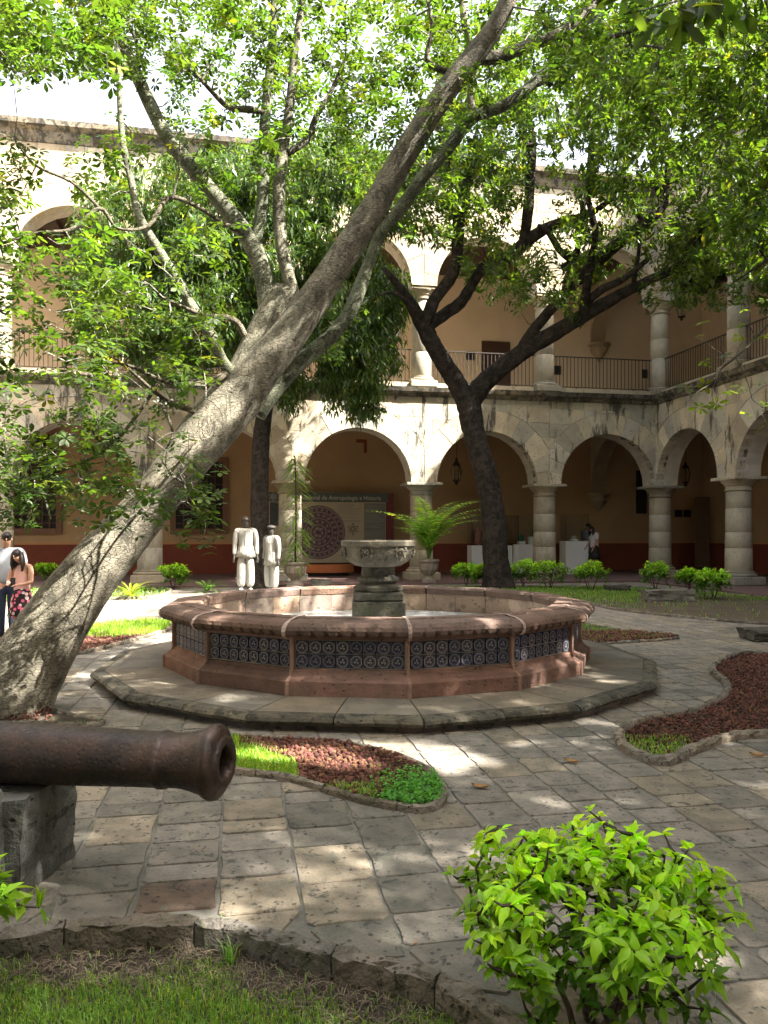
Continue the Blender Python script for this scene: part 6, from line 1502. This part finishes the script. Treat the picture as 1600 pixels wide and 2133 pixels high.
def person(name, label, base, yaw, H, mats, arms, cat='person', dress='trousers', hair='short', head_tilt=0.0, legs=(.0, .0), build_=1.0, long_shirt=0, cap=False, turn=0.0, coat=0, hs=1.0):
    """H body height; arms: for each side (elbow xyz, hand xyz) in body space, units of H, relative to the shoulder"""
    t = thing(name, label, cat, tuple(base)); B = Vector(base); c, s_ = math.cos(yaw), math.sin(yaw)
    def W(x, y, z): return B + Vector((c * x - s_ * y, s_ * x + c * y, z)) * H     # body faces -y at yaw 0
    b = build_
    hip, ches, neck, head = W(0, 0, .52), W(0, -.005, .72), W(0, .0, .84), W(0, -.012 - .06 * head_tilt, .905 - .012 * head_tilt)
    J = [hip, W(0, 0, .62), ches, W(0, 0, .80), neck, W(0, -.01 - .02 * head_tilt, .868), head, W(0, -.010 - .075 * head_tilt, .955 - .01 * head_tilt)]
    E = [(i, i + 1) for i in range(7)]; Rr = [(.075, .062), (.066, .054), (.082, .058), (.06, .042), (.03, .03), (.03, .031), (.040, .047), (.036, .042)]
    Rr = [(a * b, q * b) if i < 5 else (a * hs, q * hs) for i, (a, q) in enumerate(Rr)]
    hands = []; armsJ = []; legsJ = []
    for k, sg in ((0, -1), (1, 1)):
        sh = (sg * .105 * b, 0, .805); el = tuple(sh[i] + arms[k][0][i] for i in range(3)); ha = tuple(sh[i] + arms[k][1][i] for i in range(3))
        n = len(J); J += [W(sg * .075 * b, 0, .80), W(*sh), W(*el), W(*ha)]; E += [(3, n), (n, n + 1), (n + 1, n + 2), (n + 2, n + 3)]; Rr += [.036, .034 * b, .024, .015]
        hands.append((W(*el), W(*ha), sg)); armsJ.append((J[n], J[n + 1], J[n + 2], J[n + 3]))
    for k, sg in ((0, -1), (1, 1)):
        f = legs[k]; n = len(J); J += [W(sg * .05, 0, .49), W(sg * .055, -f * .5 - .005, .28), W(sg * .06, f * .2, .045), W(sg * .07, f * .2 - .075, .018)]
        E += [(0, n), (n, n + 1), (n + 1, n + 2), (n + 2, n + 3)]; Rr += [(.052, .055), (.036, .037), (.023, .024), (.024, .016)]; legsJ.append(J[n:n + 4])
    # five fingers on each hand
    for (el, ha, sg) in hands:
        d = (ha - el).normalized(); sd = d.cross(ZZ); sd = sd.normalized() if sd.length > .1 else Vector((1, 0, 0)); n = len(J); hi = J.index(ha)
        palm = ha + d * .045 * H; J.append(palm); E.append((hi, n)); Rr.append((.017, .010))
        for q, (off, L) in enumerate(((-.012, .036), (-.004, .042), (.004, .039), (.011, .031))):
            m = len(J); J += [palm + sd * off * H + d * L * .6 * H, palm + sd * off * H + d * L * 1.05 * H - ZZ * .004 * H]; E += [(n, m), (m, m + 1)]; Rr += [.0042, .0035]
        m = len(J); J.append(palm + sd * (-.022 * H * sg) - d * .006 * H); E.append((n, m)); Rr.append(.0048)
    Rr = [tuple(x * H for x in r) if hasattr(r, '__len__') else r * H for r in Rr]
    skin('body', J, E, Rr, mats['skin'], t, 2)
    def inf(r, k): return tuple(x * k * H for x in r) if hasattr(r, '__len__') else r * k * H
    # face
    fc = (W(0, -1, 0) - W(0, 0, 0)).normalized(); rt = (W(1, 0, 0) - W(0, 0, 0)).normalized(); hc = (J[6] + J[7]) / 2
    fb = MB(); fb.blob(hc + fc * .046 * hs * H - ZZ * .006 * H, .009 * H, 1, 0, (.7, 1, 1.4)); nose = fb.build('nose', mats['skin'], t, smooth=True)
    for sg in (-1, 1):
        MB().blob(hc + fc * .041 * hs * H + rt * sg * .016 * H + ZZ * .004 * H, .0055 * H, 1, 0, (1.2, .5, .7)).build('eye', mats.get('eye', M['hair']), t, smooth=True)
        MB().blob(hc + rt * sg * .041 * hs * H - ZZ * .004 * H, .012 * H, 1, 0, (.5, .7, 1.2)).build('ear', mats['skin'], t, smooth=True)
    MB().blob(hc + fc * .040 * hs * H - ZZ * .026 * H, .010 * H, 1, 0, (1.3, .4, .35)).build('mouth', mats.get('mouth', mats['skin']), t, smooth=True)
    # hair
    hb = MB(); V, F = ico(3)
    hv = []
    for v in V:
        p = Vector(v); front = p.dot(Vector((0, -1, 0)))
        low = p.z < .1 and front > -.15 or (p.z < -.25)
        r_ = (.80 if low else 1.0) * (1 + R.uniform(-.02, .02)); q = Vector((p.x * .046, p.y * .054, p.z * .056)) * r_ * hs
        hv.append(hc + rt * q.x * H - fc * q.y * H + ZZ * (q.z + .008) * H)
    hb.add(hv, F); hb.build('hair', mats['hair'], t, smooth=True)
    if hair == 'long':
        tb_ = MB(); bk = -fc
        for k in range(9):
            a = -1.5 + 3.0 * k / 8; o_ = bk * math.cos(a) + rt * math.sin(a); q = hc + o_ * .042 * H
            tb_.tube([q + ZZ * .03 * H, q + o_ * .012 * H - ZZ * .03 * H, q + o_ * .02 * H - ZZ * .09 * H, q + o_ * .012 * H - ZZ * R.uniform(.13, .17) * H], [.016 * H, .02 * H, .018 * H, .006 * H], 7)
        tb_.build('long_hair', mats['hair'], t, smooth=True)
    if cap:
        cb = MB().lathe(hc + ZZ * .022 * H, [(.062 * H, 0), (.070 * H, .012 * H), (.058 * H, .036 * H), (.01 * H, .05 * H)], 20); cb.build('flat_cap', mats['cap'], t, smooth=True)
        V = [hc + ZZ * .022 * H + fc * (.05 + .035 * (1 - abs(u))) * H + rt * u * .05 * H + ZZ * z for z in (0, .006) for u in (-1, -.5, 0, .5, 1)] + [hc + ZZ * .024 * H + rt * u * .05 * H + fc * .02 * H for u in (-1, 1)]
        MB().add(V, [(0, 1, 2, 3, 4, 11, 10), (5, 6, 7, 8, 9, 11, 10)]).build('cap_peak', mats['cap'], t)
    # shirt: torso and sleeves as one skin
    J2 = [W(0, 0, .50 - .07 * long_shirt), W(0, 0, .60), W(0, -.005, .72), W(0, 0, .805), W(0, 0, .835)]; E2 = [(0, 1), (1, 2), (2, 3), (3, 4)]; R2 = [(.100, .080), (.088, .072), (.096, .072), (.074, .052), (.034, .036)]
    R2 = [(a * b, q * b) for a, q in R2]
    sl = mats.get('sleeve', 1.0)
    for k, sg in ((0, -1), (1, 1)):
        a_ = armsJ[k]; n = len(J2)
        if sl <= 0: continue
        J2 += [a_[0], a_[1], a_[1] + (a_[2] - a_[1]) * min(1, sl * 2)]; E2 += [(3, n), (n, n + 1), (n + 1, n + 2)]; R2 += [.046 * b, .045 * b, .036]
        if sl > .5: m = len(J2); J2.append(a_[2] + (a_[3] - a_[2]) * min(1, (sl - .5) * 2) * .92); E2.append((m - 1, m)); R2.append(.027)
    skin('shirt', J2, E2, [inf(r, 1) for r in R2], mats['shirt'], t, 2)
    if coat:
        V = []; F_ = []; n_ = 32
        for q, (r, z) in enumerate(((.088, .60), (.092, .56), (.105, (.58 + coat) / 2), (.118 + .25 * max(0, .4 - coat), coat), (.112 + .25 * max(0, .4 - coat), coat))):
            for i in range(n_): a = 2 * math.pi * i / n_; rr = r * b * (1 + .03 * q / 3 * math.cos(a * 5 + 1)); V.append(W(rr * math.cos(a), rr * .8 * math.sin(a), z + .006 * math.cos(a * 3)))
        for q in range(4):
            for i in range(n_): j = (i + 1) % n_; F_.append((q * n_ + i, q * n_ + j, q * n_ + n_ + j, q * n_ + n_ + i))
        mk('coat_skirt', V, F_, mats['shirt'], t, smooth=True)
    wd_ = 1.4 if coat else 1.0
    if dress == 'trousers':
        J3 = [W(0, 0, .54), W(0, 0, .50)]; E3 = [(0, 1)]; R3 = [(.080, .066), (.082, .068)]
        for lj, sg in zip(legsJ, (-1, 1)):
            n = len(J3); J3 += [lj[0], lj[1], lj[2]]; E3 += [(1, n), (n, n + 1), (n + 1, n + 2)]; R3 += [(.060 * wd_, .062), (.050 * wd_, .050 * wd_), (.044 * wd_, .044 * wd_)]
        skin('trousers', J3, E3, [inf(r, 1) for r in R3], mats['legs'], t, 2)
    else:
        V = []; F_ = []; n_ = 36
        for q, (r, z) in enumerate(((.066, .60), (.085, .55), (.105, .47), (.125, .38), (.14, .30), (.135, .30))):
            for i in range(n_): a = 2 * math.pi * i / n_; rr = r * (1 + .05 * q / 4 * math.cos(a * 7)); V.append(W(rr * math.cos(a), rr * .85 * math.sin(a), z))
        for q in range(5):
            for i in range(n_): j = (i + 1) % n_; F_.append((q * n_ + i, q * n_ + j, q * n_ + n_ + j, q * n_ + n_ + i))
        mk('skirt', V, F_, mats['legs'], t, smooth=True)
    for lj in legsJ:
        b_ = MB(); b_.tube([lj[2] - ZZ * .02 * H, lj[2] - ZZ * .028 * H + fc * .02 * H, lj[3] + fc * .0 * H, lj[3] + fc * .028 * H], [.024 * H, .03 * H, .026 * H, .015 * H], 10); b_.build('shoe', mats['shoe'], t, smooth=True)
    return t, J
hang_ = ((-.02, .01, -.175), (-.03, -.02, -.335)); hang2 = ((.02, .01, -.175), (.03, -.02, -.335))
SM = dict(skin=M['cutout_dark'], shirt=M['cutout'], legs=M['cutout'], shoe=M['cutout'], hair=M['hair'], cap=M['cutout_dark'], eye=M['hair'], mouth=M['hair'])  # photographic cut-out figures, modelled in the round like carved statues
def cutout_at(px, pyt, H, Y, label, **k):
    p = P(px, pyt, Y); z = p.z - H; t, _ = person('cutout', label, (p.x, p.y, z), math.radians(k.pop('yaw', 10)), H, SM, k.pop('arms', (hang_, hang2)), 'cutout', **k)
    c_ = Vector((p.x, p.y, z / 2)); MB().bbox(c_, (.75, .6, z - .002), .01).build('base_block', M['white'], t); return t
cutout_at(512, 1076, 1.80, 18.6, 'taller white statue of a bareheaded man, left one of the pair', build_=1.15, coat=.455, hs=1.18)
cutout_at(566, 1094, 1.62, 18.8, 'shorter white statue of a man in a flat cap, right one of the pair', build_=1.15, coat=.40, hs=1.2, cap=True, yaw=-35, legs=(.03, -.03))
# couple at the left edge
pm = P(14, 1104, 11.3); gz = .0
person('person', 'man in grey t-shirt and dark jeans at the left edge, looking down', (pm.x, pm.y, gz), math.radians(25), pm.z, dict(skin=M['skin'], shirt=M['tshirt'], legs=M['jeans'], shoe=M['black'], hair=M['hair'], sleeve=.38), (((-.03, .0, -.17), (-.02, -.09, -.29)), ((.03, .02, -.17), (.05, -.04, -.32))), head_tilt=.7, build_=1.12)
pg = P(46, 1140, 11.0)
tg_, J = person('person', 'girl in pink sleeveless top and floral skirt at the left, looking at her hands', (pg.x, pg.y, gz), math.radians(-12), pg.z, dict(skin=M['skin'], shirt=M['pinktop'], legs=M['skirt'], shoe=M['black'], hair=M['hair'], sleeve=0), (((-.035, -.03, -.16), (.035, -.13, -.17)), ((.035, -.03, -.16), (-.02, -.13, -.175))), dress='skirt', hair='long', head_tilt=1.0, build_=.92)
ph = (J[11] + J[15]) / 2 + Vector((0, -.03, .03)); tag(MB().bbox(ph, (.07, .012, .13), .003).build('phone', M['black'], None), 'phone held by the girl in the floral skirt', 'phone')
# woman in the gallery
u, p = wall_pos(FM, 1238, -1.9); zt = z_at(1093, p.y)
person('person', 'woman in white top and dark skirt leaning towards the display case in the gallery', (p.x, p.y, .056), math.radians(-70), zt - .056, dict(skin=M['skin'], shirt=M['whitecloth'], legs=M['black'], shoe=M['black'], hair=M['hair'], sleeve=.35), (((-.02, -.04, -.16), (.0, -.12, -.25)), ((.02, -.04, -.16), (.0, -.10, -.28))), dress='skirt', hair='long', head_tilt=1.0)
u, p = wall_pos(FM, 1220, -2.9); zt = z_at(1088, p.y)
person('person', 'dim figure in a pale shirt behind the display case in the gallery', (p.x, p.y, .056), math.radians(40), zt - .056, dict(skin=M['skin'], shirt=M['tshirt'], legs=M['black'], shoe=M['black'], hair=M['hair'], sleeve=.4), (((-.02, -.03, -.16), (.0, -.10, -.28)), ((.02, -.03, -.16), (.0, -.10, -.28))), head_tilt=.8)
